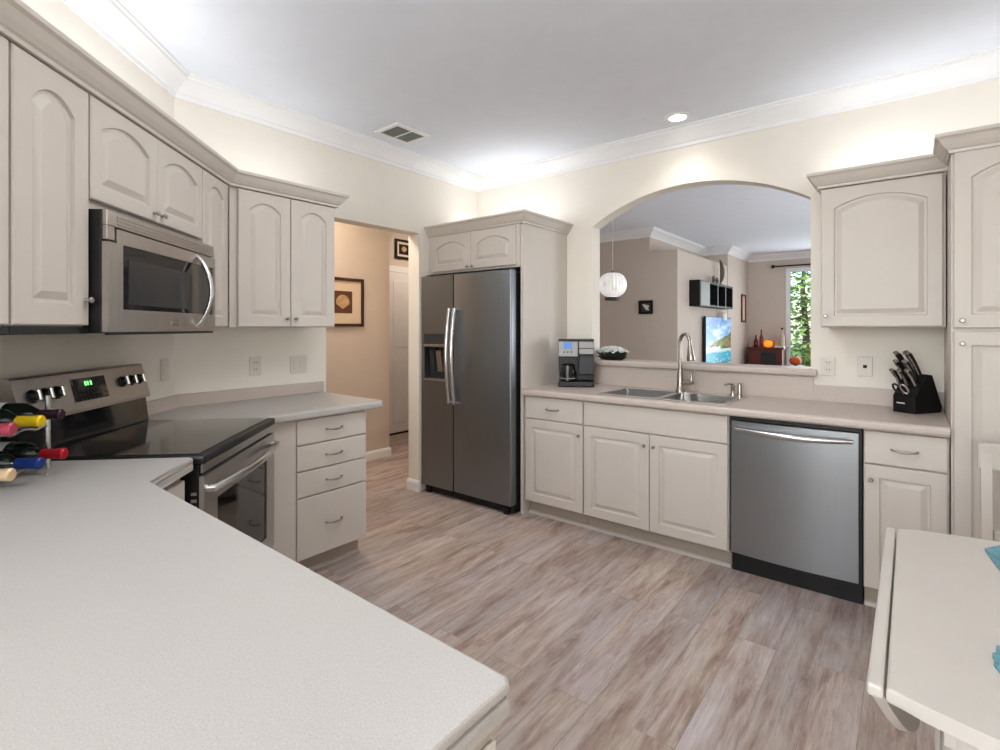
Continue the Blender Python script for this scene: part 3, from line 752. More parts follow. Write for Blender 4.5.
# ------------------------------------------------------------------ small things on the worktops
# coffee maker
t = thing('coffee_maker', 'black and silver two-in-one coffee maker by the refrigerator panel', 'coffee maker', (1.200, -.235, CT1+.0005), math.radians(30))
W, D, HH = .262, .18, .355
MB().box(-W/2, W/2, -D/2, D/2, 0, .04, .008).build('base', BLACK, t)
MB().box(-W/2, W/2, D/2-.08, D/2, .041, HH-.012, .006).build('back_tower', BLACK, t)
MB().box(.018, W/2, -D/2+.03, D/2-.082, .09, HH-.115, .008).build('pod_column', DKGREY, t)
MB().box(-W/2, .016, -D/2, D/2-.082, HH-.13, HH-.016, .006).build('brew_head', SILVERP, t)
MB().box(.020, W/2, -D/2, D/2-.082, HH-.112, HH-.016, .006).build('pod_head', SILVERP, t)
MB().box(.014, .022, -D/2-.003, -D/2, HH-.13, HH-.016).build('divider', BLACK, t)
MB().box(.022, W/2, -D/2-.003, -D/2, HH-.070, HH-.064).build('lid_line', BLACK, t)
MB().box(-W/2, W/2, -D/2-.004, D/2, HH-.015, HH, .005).build('lid', BLACK, t)
pn = MB().box(-.092, -.030, -D/2-.004, -D/2-.0005, HH-.072, HH-.022, .002).build('display', BLUE_LCD, t)
mb = MB()
for k in range(3): mb.lathe([(.006, 0), (.006, -.004), (.004, -.005)], 12, (-.088+.027*k, -D/2, HH-.095), 'y')
mb.build('buttons', DKGREY, t)
cf_ = MB().lathe([(.055, .042), (.062, .055), (.064, .09), (.055, .135), (.045, .155)], 24, (-.062, -.035, 0), cap=False).build('carafe', BLACKG, t, True)
MB().lathe([(.058, .060), (.0655, .061), (.0655, .068), (.058, .069)], 24, (-.062, -.035, 0), cap=False).build('band', CHROME, cf_, True)
MB().lathe([(.046, .155), (.048, .165), (.03, .172), (.0, .174)], 24, (-.062, -.035, 0), cap=False).build('carafe_lid', BLACK, cf_, True)
MB().tube([(-.062, -.082, .160), (-.062, -.118, .158), (-.062, -.121, .11), (-.062, -.114, .055), (-.062, -.098, .052)], .009, 8).build('carafe_handle', CHROME, cf_, True)
# flower bowl on ledge
t = thing('flower_bowl', 'low dark bowl of white flowers on the ledge of the arched opening', 'flowers', (1.345, .07, 1.104))
def bowl_xy(mb, rx, ry, prof, n=24):
    rings = []
    for f_, z in prof: rings.append([mb.bm.verts.new((rx*f_*math.cos(2*PI*k/n), ry*f_*math.sin(2*PI*k/n), z)) for k in range(n)])
    for a, b in zip(rings, rings[1:]):
        for k in range(n): mb.bm.faces.new((a[k], a[(k+1) % n], b[(k+1) % n], b[k]))
    mb.bm.faces.new(rings[0]); return mb
bowl_xy(MB(), .13, .075, [(.62, 0), (.8, .012), (1.0, .03), (.94, .03), (.7, .015)]).build('bowl', BLACK, t, True)
LEAFG = mat('dark leaf green', srgb(38, 58, 40), .6, noise=.3, nscale=30)
PETAL = mat('white petals', srgb(244, 246, 242), .6)
mb = MB(); mb2 = MB()
def blade(mb, p, q, wd):
    p, q = Vector(p), Vector(q); s = (q-p).cross(Vector((0.3, .2, 1))).normalized()*wd
    m_ = (p+q)/2 + Vector((0, 0, .004))
    vs = [mb.bm.verts.new(v) for v in (p, m_+s, q, m_-s)]; mb.bm.faces.new(vs)
for k in range(220):
    a = random.uniform(0, 2*PI); r = math.sqrt(random.random())
    x, y = .12*r*math.cos(a), .07*r*math.sin(a)
    blade(mb, (x*.8, y*.8, .02), (x*1.15, y*1.15, .055+.025*(1-r)+random.uniform(-.012, .012)), .009)
for k in range(46):
    a = 2.4*k; r = math.sqrt((k+.5)/46)
    c = Vector((.125*r*math.cos(a), .075*r*math.sin(a), .050 + .042*(1-r*r)))
    out = Vector((c.x*3.5, c.y*3.5, 1)).normalized()
    for j in range(11):
        b_ = 2*PI*j/11 + k; d = (Vector((math.cos(b_), math.sin(b_), 0))*.8 + out*random.uniform(.3, .9)).normalized()*.030
        sdv = d.cross(out).normalized()*.0055
        vs = [mb2.bm.verts.new(v) for v in (c, c+d*.6+sdv, c+d, c+d*.6-sdv)]; mb2.bm.faces.new(vs)
tag(mb.build('foliage', LEAFG, t), kind='stuff'); tag(mb2.build('blossoms', PETAL, t), kind='stuff')

# knife block: slotted face turned toward the room
kx0, ky, kr_ = 3.148, -.250, math.radians(57)
t = thing('knife_block', 'black slanted knife block on the worktop beside the pantry', 'knife block', (kx0, ky, CT1+.0005), kr_)
prof = [(0, 0), (.100, 0), (.190, .0), (.205, .022), (.128, .195), (.085, .200), (.022, .105), (.0, .085)]
MB().prism(prof, -.055, .055, axis='y', bev=.004, seg=2).build('block', BLKWOOD, t)
MB().box(-.0018, .0, -.005, .035, .046, .052).build('emblem', WHITEP, t)
nd = Vector((-.60, 0, .80)); al = Vector((.553, 0, .833)).normalized()
base_p = Vector((.022, 0, .106))
Mk = Matrix.Translation((kx0, ky, CT1)) @ Matrix.Rotation(kr_, 4, 'Z')
def knife(u, v, ln, th, lab):
    ln *= 1.22; th *= 1.12
    b_ = base_p + al*u + Vector((0, v, 0)) + nd*.002
    k = thing('knife', lab, 'knife', Mk @ b_, kr_, 'knives in the black block')
    MB().tube([nd*-.02, nd*.008], .0035, 8).build('blade', CHROME, k, True)
    pts = [nd*.006, nd*.014, nd*(ln*.5) + al*.005, nd*(ln*.85) + al*.001, nd*ln - al*.007]
    h = MB().tube(pts, [th*.8, th, th*1.05, th*1.15, th*.9], 10, flat=.85).build('handle', BLACK, k, True)
    MB().tube([nd*(ln-.006) - al*.007, nd*(ln+.006) - al*.009], th*1.02, 10, flat=.8).build('end_cap', CHROME, h, True)
    MB().tube([nd*.016 - al*(th*.6), nd*(ln*.5) + al*.005 - al*(th*.62), nd*(ln*.9) - al*(th*.62+.003)], th*.66, 8).build('handle_strip', CHROME, h, True)
knife(.030, .036, .095, .0095, 'small knife in the middle row of the block, left of its two neighbours')
knife(.032, .000, .095, .0095, 'small knife in the centre of the middle row of the block')
knife(.034, -.036, .095, .0095, 'small knife in the middle row of the block, nearest the pantry')
knife(.066, .022, .112, .0105, 'left one of the two medium knives above the middle row of the block')
knife(.068, -.022, .112, .0105, 'right one of the two medium knives above the middle row of the block')
knife(.102, .026, .125, .0115, 'large knife in the top row of the block, on the left')
knife(.102, -.026, .130, .0120, 'large knife in the top row of the block, nearest the pantry')
k = thing('kitchen_shears', 'black and silver kitchen shears standing low in the knife block', 'scissors', Mk @ Vector((.010, .004, .0945)), kr_)
for sx_ in (-1, 1):
    pts = []
    for j in range(17):
        a = 2*PI*j/16; pts.append(nd*(.042 + .030*math.cos(a)) + Vector((0, sx_*.019 + .016*math.sin(a), 0)) - al*.004)
    MB().tube(pts, .0050, 8, cap=False).build('handle_loop', CHROME if sx_ < 0 else BLACK, k, True)
MB().tube([nd*-.004, nd*.014 - al*.003], .006, 8).build('blade', CHROME, k, True)

# wine rack with bottles lying on the worktop, necks toward the range
def bottle_mesh(parent, foil, cork=None):
    MB().lathe([(.0, 0), (.034, .0), (.0375, .006), (.0375, .185), (.034, .205), (.020, .228), (.0145, .242), (.0140, .262)], 20, axis='x', cap=False).build('glass_body', GLASSDK, parent, True)
    MB().lathe([(.0385, .06), (.0385, .155)], 20, axis='x', cap=False).build('paper_label', mat('paper label', srgb(205, 205, 200), .7), parent, True)
    MB().lathe([(.0150, .236), (.0155, .245), (.0155, .285), (.0168, .287), (.0168, .300), (.013, .304), (.0, .304)], 18, axis='x', cap=False).build('foil_capsule', foil, parent, True)
foils = {n: mat(n + ' foil', c, .35, .3) for n, c in (('yellow', srgb(232, 196, 28)), ('plum', srgb(52, 30, 40)), ('red', srgb(176, 22, 38)), ('blue', srgb(24, 52, 120)), ('pink', srgb(176, 70, 90)), ('beige', srgb(220, 190, 150)))}
WRR = PI/4
WRX, WRY = fpt('diag', 1.435, .048)[:2]
rackM = Matrix.Translation((WRX, WRY, CT1)) @ Matrix.Rotation(WRR, 4, 'Z')
WIRE = mat('silver rack wire', (.55, .55, .54, 1), .3, 1)
t = thing('wine_rack', 'silver wire wine rack on the worktop left of the range', 'wine rack', (WRX, WRY, CT1), WRR)
for x in (.0, .20):
    mb = MB()
    for z in (.012, .128):
        pts = []
        for k in range(37):
            u = k/36; pts.append((x, -.19 + .36*u, z + .010*abs(math.cos(PI*4*u))))
        mb.tube(pts, .004, 8)
    mb.build('wave_rail', WIRE, t, True)
for x in (0, .20):
    for y in (-.19, .17):
        MB().tube([(x, y, .0005), (x, y, .227)], .0075, 10).build('post', WIRE, t, True)
for y in (-.19, .17):
    mb = MB()
    for z in (.015, .128): mb.tube([(0, y, z), (.20, y, z)], .004, 8)
    mb.build('side_rail', WIRE, t, True)
LB = {'yellow': 'wine bottle with a yellow foil neck in the upper tier of the rack', 'plum': 'wine bottle with a dark plum foil neck in the upper tier of the rack',
      'pink': 'wine bottle with a pinkish red foil neck at the photo edge, upper tier', 'red': 'wine bottle with a bright red foil neck in the lower tier of the rack',
      'blue': 'wine bottle with a blue foil neck in the lower tier of the rack', 'beige': 'wine bottle with a beige foil neck at the photo edge, lower tier'}
def wine(nm, x, y, z, dz=0):
    p = rackM @ Vector((x, y, z))
    b_ = thing('wine_bottle', LB[nm], 'wine bottle', p, WRR, 'wine bottles in the rack')
    bottle_mesh(b_, foils[nm])
wine('plum', -.024, .115, .176); wine('yellow', .002, .0, .176); wine('pink', .015, -.115, .176)
wine('red', -.016, .115, .057); wine('blue', .0, .0, .057); wine('beige', .012, -.115, .057)

# ------------------------------------------------------------------ wall plates
def outlet(fr, x, z, label, kind='outlet', wd=.072):
    t = fthing(fr, x, 0, z, 'wall_outlet' if kind == 'outlet' else 'switch_plate', label, 'outlet' if kind == 'outlet' else 'switch')
    MB().box(-wd/2, wd/2, .0005, .007, -.058, .058, .003).build('cover_plate', WHITEP, t)
    if kind == 'outlet':
        for dz in (-.022, .022):
            s = MB().box(-.017, .017, .0065, .009, dz-.014, dz+.014, .003).build('socket', WHITEP, t)
            mb = MB(); mb.box(-.008, -.005, .0085, .0094, dz-.004, dz+.006); mb.box(.005, .008, .0085, .0094, dz-.004, dz+.006); mb.build('slots', DARKHOLE, s)
    elif kind == 'phone':
        MB().box(-.009, .009, .0065, .010, -.008, .010, .001).build('jack', DARKHOLE, t)
    else:
        n_ = 2 if wd > .09 else 1
        for i in range(n_):
            xx = (i-(n_-1)/2)*.046
            MB().box(xx-.016, xx+.016, .0065, .010, -.032, .032, .002).build('rocker', WHITEP, t)
outlet('back', -2.789, 1.125, 'white double outlet on the sink wall just right of the arched opening')
outlet('back', -2.97, 1.13, 'white jack plate on the sink wall nearest the knife block', 'phone')
outlet('door', 2.088, 1.117, 'white outlet on the backsplash wall over the drawers')
outlet('door', 1.80, 1.11, 'white double switch plate over the drawers, nearest the hall doorway', 'switch', .118)
outlet('diag', .10, 1.13, 'white switch plate on the angled wall right of the range', 'switch', .072)

# ------------------------------------------------------------------ ceiling fixtures
t = thing('ceiling_vent', 'white louvred air vent in the kitchen ceiling', 'vent', (.34, -1.195, HC-.012))
t_w, t_h = .125, .155
MB().prism([(-t_w, -t_h), (t_w, -t_h), (t_w, t_h), (-t_w, t_h)], 0, .011, holes=[[(-t_w+.03, -t_h+.03), (t_w-.03, -t_h+.03), (t_w-.03, -.006), (-t_w+.03, -.006)], [(-t_w+.03, .006), (t_w-.03, .006), (t_w-.03, t_h-.03), (-t_w+.03, t_h-.03)]]).build('frame', TRIM, t)
MB().box(-t_w+.03, t_w-.03, -t_h+.03, t_h-.03, .0095, .0115).build('duct', mat('duct grey', srgb(120, 122, 118), .7), t)
mb = MB()
for k in range(16):
    y = -t_h+.038 + k*.0152
    if abs(y) > .010: mb.box(-t_w+.03, t_w-.03, y, y+.003, .001, .009)
mb.build('louvres', mat('louvre grey', srgb(150, 152, 148), .5), t)
t = thing('recessed_light', 'lit recessed downlight in the ceiling above the sink', 'ceiling light', (1.975, -.25, HC-.008))
MB().lathe([(.055, .0), (.085, .0), (.088, .004), (.085, .0075), (.055, .0075)], 32, cap=False).build('trim_ring', TRIM, t, True)
MB().lathe([(.0, .002), (.055, .002), (.055, .006), (0, .006)], 32, cap=False).build('lamp', mat('lamp glow', (1, 1, 1, 1), .5, emit=(1, .97, .92, 1), estr=14), t)
light('recessed_light_beam', 'SPOT', (1.975, -.25, HC-.02), (0, 0, 0), 10, (1, .97, .93), .05, spot=2.2)

# ------------------------------------------------------------------ table, chair, mats
TX0, TX1, TY, TH = 3.145, 3.95, -2.115, .752
t = thing('drop_leaf_table', 'white drop-leaf table with the near leaf folded down, at the right', 'table', (3.55, TY, 0))
def bow(x): return .440 + .062*(1-((x+.0)/.405)**2)
tp = [(-.405 + .81*k/16, -bow(-.405+.81*k/16)) for k in range(17)] + [(.405 - .81*k/16, bow(.405-.81*k/16)) for k in range(17)]
MB().prism(tp, TH-.026, TH, None, .007, seg=3).build('tabletop', TABLEW, t)
MB().box(-.33, .33, -.36, .36, TH-.11, TH-.027, .003).build('apron', TABLEW, t)
for sx_ in (-1, 1):
    for sy in (-1, 1):
        MB().lathe([(.022, 0), (.026, .05), (.018, .10), (.028, .35), (.024, .45), (.033, .5), (.033, TH-.027)], 16, (sx_*.30, sy*.33, 0)).build('leg', TABLEW, t, True)
# folded leaf: D shaped, hanging and leaning slightly inward
mb = MB()
lp = [(-.438, 0), (.438, 0)] + [(.438*u, -.25*(1-u*u)) for u in [1-2*k/28 for k in range(1, 28)]]
mb.prism(lp, .003, .020, axis='x')
lean = math.radians(13)
mb.xform(Matrix.Translation((-.431, .0, TH-.016)) @ Matrix.Rotation(-lean, 4, 'Y'))
mb.box(-.432, -.4085, -.440, .440, TH-.024, TH-.002, .005, 2)
mb.build('drop_leaf', TABLEW, t)
# mats
def scallop(cx, cy, rot, lab, r=.17, ribs=13):
    mb = MB(); n = 131; top = []; rim = []; bot = []
    c0 = mb.bm.verts.new((-r*.55, 0, .006)); c1 = mb.bm.verts.new((-r*.55, 0, 0))
    for k in range(n):
        u = -1 + 2*k/(n-1); a = u*1.25
        rr = r*1.5*(1 - .16*u*u)*(1 + .006*math.cos(u*ribs*PI))
        top.append(mb.bm.verts.new((-r*.55 + rr*math.cos(a), rr*math.sin(a), .004+.003*math.cos(u*ribs*PI))))
        bot.append(mb.bm.verts.new((-r*.55 + rr*math.cos(a), rr*math.sin(a), 0)))
    for k in range(n-1):
        mb.bm.faces.new((c0, top[k], top[k+1])); mb.bm.faces.new((c1, bot[k+1], bot[k])); mb.bm.faces.new((top[k], bot[k], bot[k+1], top[k+1]))
    mb.bm.faces.new((c0, c1, bot[0], top[0])); mb.bm.faces.new((c0, top[-1], bot[-1], c1))
    o = mb.build('placemat', TURQ); o.location = (cx, cy, TH+.0005); o.rotation_euler = (0, 0, rot)
    tag(o, lab, 'placemat', 'turquoise shell placemats')
scallop(3.405, -1.745, math.radians(-12), 'turquoise shell-shaped placemat at the far side of the white table', .135)
scallop(3.412, -2.35, math.radians(172), 'turquoise ribbed shell placemat at the near side of the white table', .125)
# chair behind the table, back toward the pantry
t = thing('dining_chair', 'cream wooden dining chair tucked under the far side of the white table', 'chair', (3.585, -1.08, 0))
MB().box(-.20, .20, -.20, .19, .435, .462, .010).build('seat', CHAIRW, t)
for sx_ in (-1, 1):
    MB().tube([(sx_*.175, -.17, 0), (sx_*.175, -.17, .434)], [.016, .021], 12).build('leg', CHAIRW, t, True)
    mb = MB(); mb.prism([(.215, 0), (.245, 0), (.205, .45), (.235, .885), (.21, .885), (.172, .45)], sx_*.178-.016, sx_*.178+.016, axis='x'); mb.build('leg', CHAIRW, t)
MB().box(-.205, .205, .208, .236, .795, .902, .010).build('top_rail', CHAIRW, t)
MB().box(-.16, .16, .190, .212, .53, .57, .005).build('lower_rail', CHAIRW, t)
for x in (-.10, 0, .10): MB().prism([(.190, .57), (.212, .57), (.232, .80), (.212, .80)], x-.022, x+.022, axis='x').build('slat', CHAIRW, t)
for sx_ in (-1, 1): MB().box(sx_*.175-.010, sx_*.175+.010, -.155, .21, .20, .225, .004).build('stretcher', CHAIRW, t)

# ------------------------------------------------------------------ pictures
def painted(w_, h_, nx, nz, fn, name, m, parent, M):
    """a picture: nx x nz cells coloured by fn(u,v); lies in local xz, front to -y"""
    bm = bmesh.new(); lay = bm.loops.layers.color.new('Col')
    vs = [[bm.verts.new(((i/nx-.5)*w_, 0, (j/nz)*h_)) for i in range(nx+1)] for j in range(nz+1)]
    for j in range(nz):
        for i in range(nx):
            f_ = bm.faces.new((vs[j][i], vs[j][i+1], vs[j+1][i+1], vs[j+1][i]))
            c = fn((i+.5)/nx, (j+.5)/nz)
            for l in f_.loops: l[lay] = (c[0]/255, c[1]/255, c[2]/255, 1)
    bmesh.ops.transform(bm, matrix=M, verts=bm.verts[:])
    me = bpy.data.meshes.new(name); bm.to_mesh(me); bm.free(); me.materials.append(m)
    o = bpy.data.objects.new(name, me); COL.objects.link(o); o.parent = parent; return o
def framed(name, label, loc, rz, w_, h_, bar, fm, depth=.022):
    """front to local -y, origin at centre of the back"""
    t = thing(name, label, 'picture', loc, rz)
    MB().prism([(-w_/2, -h_/2), (w_/2, -h_/2), (w_/2, h_/2), (-w_/2, h_/2)], -depth, -.001, holes=[[(-w_/2+bar, -h_/2+bar), (w_/2-bar, -h_/2+bar), (w_/2-bar, h_/2-bar), (-w_/2+bar, h_/2-bar)]], axis='y').build('frame', fm, t)
    return t
# hall shell print
t = framed('framed_print', 'square dark-framed shell print on the hall wall', (-1.149, -.68, 1.605), PI/2, .48, .475, .028, FRAMEBR)
MB().box(-.215, .215, -.008, -.002, -.212, .212).build('mat_board', MATCREAM, t)
pr = MB().box(-.108, .108, -.0095, -.0085, -.108, .108).build('print', MATBROWN, t)
def shell_mesh(r):
    mb = MB(); n = 61; c = mb.bm.verts.new((0, -.0105, -r*.9)); pts = []
    for k in range(n):
        u = -1+2*k/(n-1); a = PI/2 - u*1.9
        rr = r*(1+.03*math.cos(u*15*PI)); pts.append(mb.bm.verts.new((rr*math.cos(a), -.0105-.0008*(k % 2), rr*math.sin(a)*.95)))
    for k in range(n-1): mb.bm.faces.new((c, pts[k], pts[k+1]))
    return mb
shell_mesh(.075).build('shell', SHELLTAN, pr)
t = framed('framed_print', 'small black-framed print hanging above the hall closet door', (-1.969, .80, 2.37), PI/2, .30, .25, .03, BLKWOOD)
MB().box(-.12, .12, -.008, -.002, -.095, .095).build('mat_board', MATCREAM, t)
pr = MB().box(-.085, .085, -.0095, -.0085, -.065, .065).build('print', BLKWOOD, t)
shell_mesh(.042).build('shell', SHELLTAN, pr)
# small picture in dining room
t = framed('framed_print', 'tiny black square picture on the dining room wall', (.285-.02, 3.299, 1.645), 0, .205, .19, .03, BLKWOOD)
def tinyp(u, v):
    d = abs((u-.5)*.8 + (v-.5)*.5)
    return (225, 222, 215) if (d < .13 and abs(u-.5) < .4 and abs(v-.5) < .33) or math.hypot(u-.68, v-.6) < .14 else (62, 58, 56)
painted(.145, .13, 30, 28, tinyp, 'print', PRINT, t, Matrix.Translation((0, -.006, -.065)))
# narrow framed picture beside living room corner: on pier side face x=.78
t = framed('framed_print', 'narrow red-brown framed picture on the wall beside the TV', (.721, 6.72, 1.72), PI/2, .30, .52, .035, WOODDK)
MB().box(-.12, .12, -.008, -.002, -.23, .23).build('mat_board', MATCREAM, t)

# ------------------------------------------------------------------ dining pendant
px_, py_ = .593, 1.60
t = thing('pendant_lamp', 'round white ribbed pendant lamp hanging beyond the arched opening', 'lamp', (px_, py_, 1.66))
GLOBE = mat('glowing ribbed shade', (.95, .95, .95, 1), .4, emit=(1, .97, .93, 1), estr=.34, noise=.5, nscale=14)
mb = MB(); rings = []
for j in range(19):
    th = PI*.10 + (PI*.80)*j/18; z = .172 - .135*math.cos(PI - th); ring = []
    for k in range(96):
        a = 2*PI*k/96; rr = .150*math.sin(th)**.75*(1 + .03*math.cos(a*24)); ring.append(mb.bm.verts.new((rr*math.cos(a), rr*math.sin(a), z)))
    rings.append(ring)
for a, b in zip(rings, rings[1:]):
    for k in range(96): mb.bm.faces.new((a[k], a[(k+1) % 96], b[(k+1) % 96], b[k]))
mb.build('shade', GLOBE, t, True)
MB().lathe([(.055, .0), (.085, .0), (.088, .032), (.055, .032)], 32, cap=False).build('bottom_ring', DKGREY, t, True)
MB().lathe([(.058, .294), (.05, .302), (.022, .308), (.016, .326), (.006, .33)], 24).build('cap', NICKEL, t, True)
MB().tube([(0, 0, .32), (0, 0, HC-1.66-.02)], .004, 8).build('cord', WHITEP, t, True)
MB().lathe([(.06, HC-1.66-.001), (.055, HC-1.66-.02), (.01, HC-1.66-.028)], 24).build('canopy', NICKEL, t, True)

# ------------------------------------------------------------------ living room: cubby shelf, TV, sideboard
t = thing('wall_shelf', 'black four-cubby wall shelf above the TV', 'shelf', (.712, 3.76, 1.665))
L_, D_, Hh = 1.70, .15, .37
mb = MB()
mb.box(0, D_, 0, L_, 0, .03); mb.box(0, D_, 0, L_, Hh-.03, Hh); mb.box(0, .01, .02, L_-.02, .03, Hh-.03)
mb.build('case', BLKWOOD, t)
for y in (0, .42, .84, 1.26, L_-.03):
    MB().box(.0, D_, y, y+.03, .031, Hh-.031).build('divider', BLKWOOD, t)
MB().box(D_-.012, D_+.004, .035, .44, .01, Hh-.01, .002).build('door', GREYDOOR, t)['label'] = 'shiny grey flap door'
for y in (.44, .86, 1.28): MB().box(D_-.002, D_+.003, y-.02, y+.012, .0, Hh).build('edge_strip', GREYDOOR, t)
# ornaments on shelf
GOLD = mat('dark bronze', srgb(104, 98, 92), .45, .5)
t = thing('crescent_sculpture', 'tall dark crescent ornament standing on the black wall shelf', 'ornament', (.80, 5.12, 2.036))
pts = []
for k in range(17):
    a = -1.15 + 2.3*k/16; pts.append((0, -.25 + .25*math.cos(a)-.04, .21 + .215*math.sin(a)))
MB().tube(pts, [.006 + .03*math.sin(PI*k/16) for k in range(17)], 10, flat=.6).build('crescent', GOLD, t, True)
MB().box(-.04, .04, -.24, -.12, 0, .018, .004).build('foot', GOLD, t)
for i, (y, r_, lb) in enumerate(((4.62, .05, 'dark curled ornament on the wall shelf, farther from the crescent'), (4.80, .045, 'dark curled ornament on the wall shelf beside the crescent foot'))):
    o = thing('curled_ornament', lb, 'ornament', (.80, y, 2.036))
    pts = [(0, r_*1.1*math.cos(a)*(1-.07*k/4), r_*1.25 + r_*1.1*math.sin(a)*(1-.07*k/4)) for k, a in enumerate([2*PI*j/14 for j in range(20)])]
    MB().tube(pts, .013, 8).build('ring', GOLD, o, True)
    MB().box(-.03, .03, -r_, r_, 0, .010, .002).build('foot', GOLD, o)
t = thing('white_wall_box', 'small white box mounted on the wall between the shelf and the TV', 'wall_box', (.712, 5.15, 1.47))  # plain white box with a raised front plate
MB().box(0, .09, 0, .22, 0, .13, .012).build('case', WHITEP, t); MB().box(.089, .094, .03, .19, .02, .11, .006).build('front_plate', WHITEP, t)
# TV
t = thing('television', 'flat screen TV showing a tropical beach', 'television', (.745, 4.32, .80))
TW, THh = 1.36, .72
MB().box(.002, .03, -.008, TW+.008, -.008, THh+.008, .004).build('casing', BLACK, t)
MB().box(-.033, .0015, TW/2-.2, TW/2+.2, .25, .65).build('wall_bracket', DKGREY, t)
hash_ = lambda x, y: (math.sin(x*127.1 + y*311.7)*43758.5453) % 1
def vnoise(x, y):
    xi, yi = math.floor(x), math.floor(y); fx_, fy_ = x-xi, y-yi
    sm_ = lambda a: a*a*(3-2*a); fx_, fy_ = sm_(fx_), sm_(fy_)
    a = hash_(xi, yi)*(1-fx_) + hash_(xi+1, yi)*fx_; b = hash_(xi, yi+1)*(1-fx_) + hash_(xi+1, yi+1)*fx_
    return a*(1-fy_) + b*fy_
fb = lambda x, y: .5*vnoise(x, y) + .3*vnoise(2*x+3, 2*y) + .2*vnoise(4*x, 4*y+7)
mixc = lambda a, b, t_: tuple(a[i]*(1-t_) + b[i]*t_ for i in range(3))
cl = lambda v: max(0, min(1, v))
def beach(u, v):
    hz = .34
    hill = hz + .02 + .24*cl((u-.12)/.75)**.75 + .05*(fb(u*9, 2)-.5)
    if u > .88: hill += .10*(u-.88)/.12
    if v < .26 - .05*fb(u*4, 1) and v < .27:
        c = mixc((40, 190, 215), (10, 150, 195), fb(u*5, v*18)); c = mixc(c, (225, 245, 248), cl((fb(u*7, v*24)-.62)*5)); return c
    if v < .37 - .03*fb(u*6, 4) and (u < .55 or v < .30):
        return mixc((238, 240, 235), (120, 210, 220), cl((.30-v)*9))
    if v < hill and u > .12:
        g = fb(u*14, v*16)
        if u < .38 and v < .43: return mixc((120, 92, 80), (200, 160, 140), g)
        c = mixc((28, 70, 30), (130, 170, 50), cl((g-.25)*1.8))
        if u > .72: c = mixc(c, (110, 100, 92), cl((u-.72)*4)*cl(g*1.4))
        return c
    s = cl((v-.36)/.64); c = mixc((140, 205, 240), (20, 120, 225), cl(s*1.1*(1.25-u*.6)))
    cld = cl((fb(u*3.2+1, v*4.5)-.42 + .28*(u-.35) - .18*abs(v-.8))*3.4); return mixc(c, (238, 244, 250), cld)
painted(TW, THh, 110, 66, beach, 'screen', SCREEN, t, Matrix.Translation((.031, TW/2, 0)) @ Matrix.Rotation(PI/2, 4, 'Z'))
t = thing('media_console', 'low black console below the TV', 'console', (.95, 5.15, 0))
MB().box(-.20, .20, -.85, .85, .06, .50, .004).build('body', BLKWOOD, t)
for y in (-.56, 0, .56): MB().box(.2005, .212, y-.265, y+.265, .09, .47, .003).build('door', BLKWOOD, t)
MB().box(-.18, .18, -.8, .8, 0, .059).build('plinth', BLKWOOD, t)

# sideboard against far wall
t = thing('sideboard', 'dark red wooden sideboard by the living room window', 'sideboard', (1.10, WY-.27, 0))
SW, SD, SH = .56, .40, 1.00
MB().box(-SW/2, SW/2, -SD/2, SD/2, .08, SH-.03, .004).build('body', WOODDK, t)
MB().box(-SW/2-.03, SW/2+.03, -SD/2-.03, SD/2+.02, SH-.029, SH, .006).build('top', WOODDK, t)
MB().box(-.06, .19, -SD/2-.012, -SD/2-.0005, .50, SH-.09, .002).build('glass_door', BLACKG, t)
MB().box(-SW/2+.02, -.08, -SD/2-.014, -SD/2-.0005, .14, SH-.07, .003).build('door', WOODDK, t)
MB().box(-.06, SW/2-.02, -SD/2-.014, -SD/2-.0005, .14, .47, .003).build('door', WOODDK, t)
for sx_ in (-1, 1):
    for sy in (-1, 1): MB().box(sx_*.24-.025, sx_*.24+.025, sy*.17-.025, sy*.17+.025, 0, .079).build('leg', WOODDK, t)
def small_bottle(x, y, h, r, m, capm, lab):
    b_ = thing('bottle', lab, 'bottle', (x, y, SH), 0, 'bottles on the sideboard')
    MB().lathe([(r*.9, 0), (r, .01), (r, h*.55), (r*.4, h*.72), (r*.34, h*.9)], 16, cap=True).build('glass_body', m, b_, True)
    MB().lathe([(r*.42, h*.9), (r*.42, h), (r*.2, h)], 12).build('stopper', capm, b_, True)
AMBER = mat('amber liquor', srgb(120, 40, 20), .1)
RUBY = mat('ruby glass', srgb(96, 16, 16), .1)
PALEG = mat('pale clear bottle glass', srgb(190, 175, 160), .1)
small_bottle(.90, WY-.24, .22, .036, RUBY, BLACK, 'short dark red bottle at the left end of the sideboard')
small_bottle(1.00, WY-.27, .32, .034, AMBER, BLACK, 'taller dark bottle just left of the glowing pumpkin')
small_bottle(1.335, WY-.22, .36, .045, PALEG, BLACK, 'pale bottle with dark stopper right of the glass jar')
def pumpkin(name, lab, cat, loc, r, m, stem, glow=None):
    t = thing(name, lab, cat, loc)
    mb = MB(); n = 48; rings = []
    for j in range(13):
        th = .12 + (PI-.24)*j/12; ring = []
        for k in range(n):
            a = 2*PI*k/n; rr = r*math.sin(th)*(.92 + .08*abs(math.cos(a*5))); ring.append(mb.bm.verts.new((rr*math.cos(a), rr*math.sin(a), r*.82*(1-math.cos(PI-th)*-1) if False else r*.82*(1+math.cos(PI-th)*1))))
        rings.append(ring)
    for a, b in zip(rings, rings[1:]):
        for k in range(n): mb.bm.faces.new((a[k], a[(k+1) % n], b[(k+1) % n], b[k]))
    mb.bm.faces.new(rings[0]); mb.bm.faces.new(rings[-1]); mb.build('flesh', m, t, True)
    MB().tube([(0, 0, r*1.6), (.006, 0, r*1.78), (.02, 0, r*1.92)], [r*.16, r*.11, r*.12], 8).build('stem', stem, t, True)
STEM = mat('dry stem', srgb(110, 96, 52), .8)
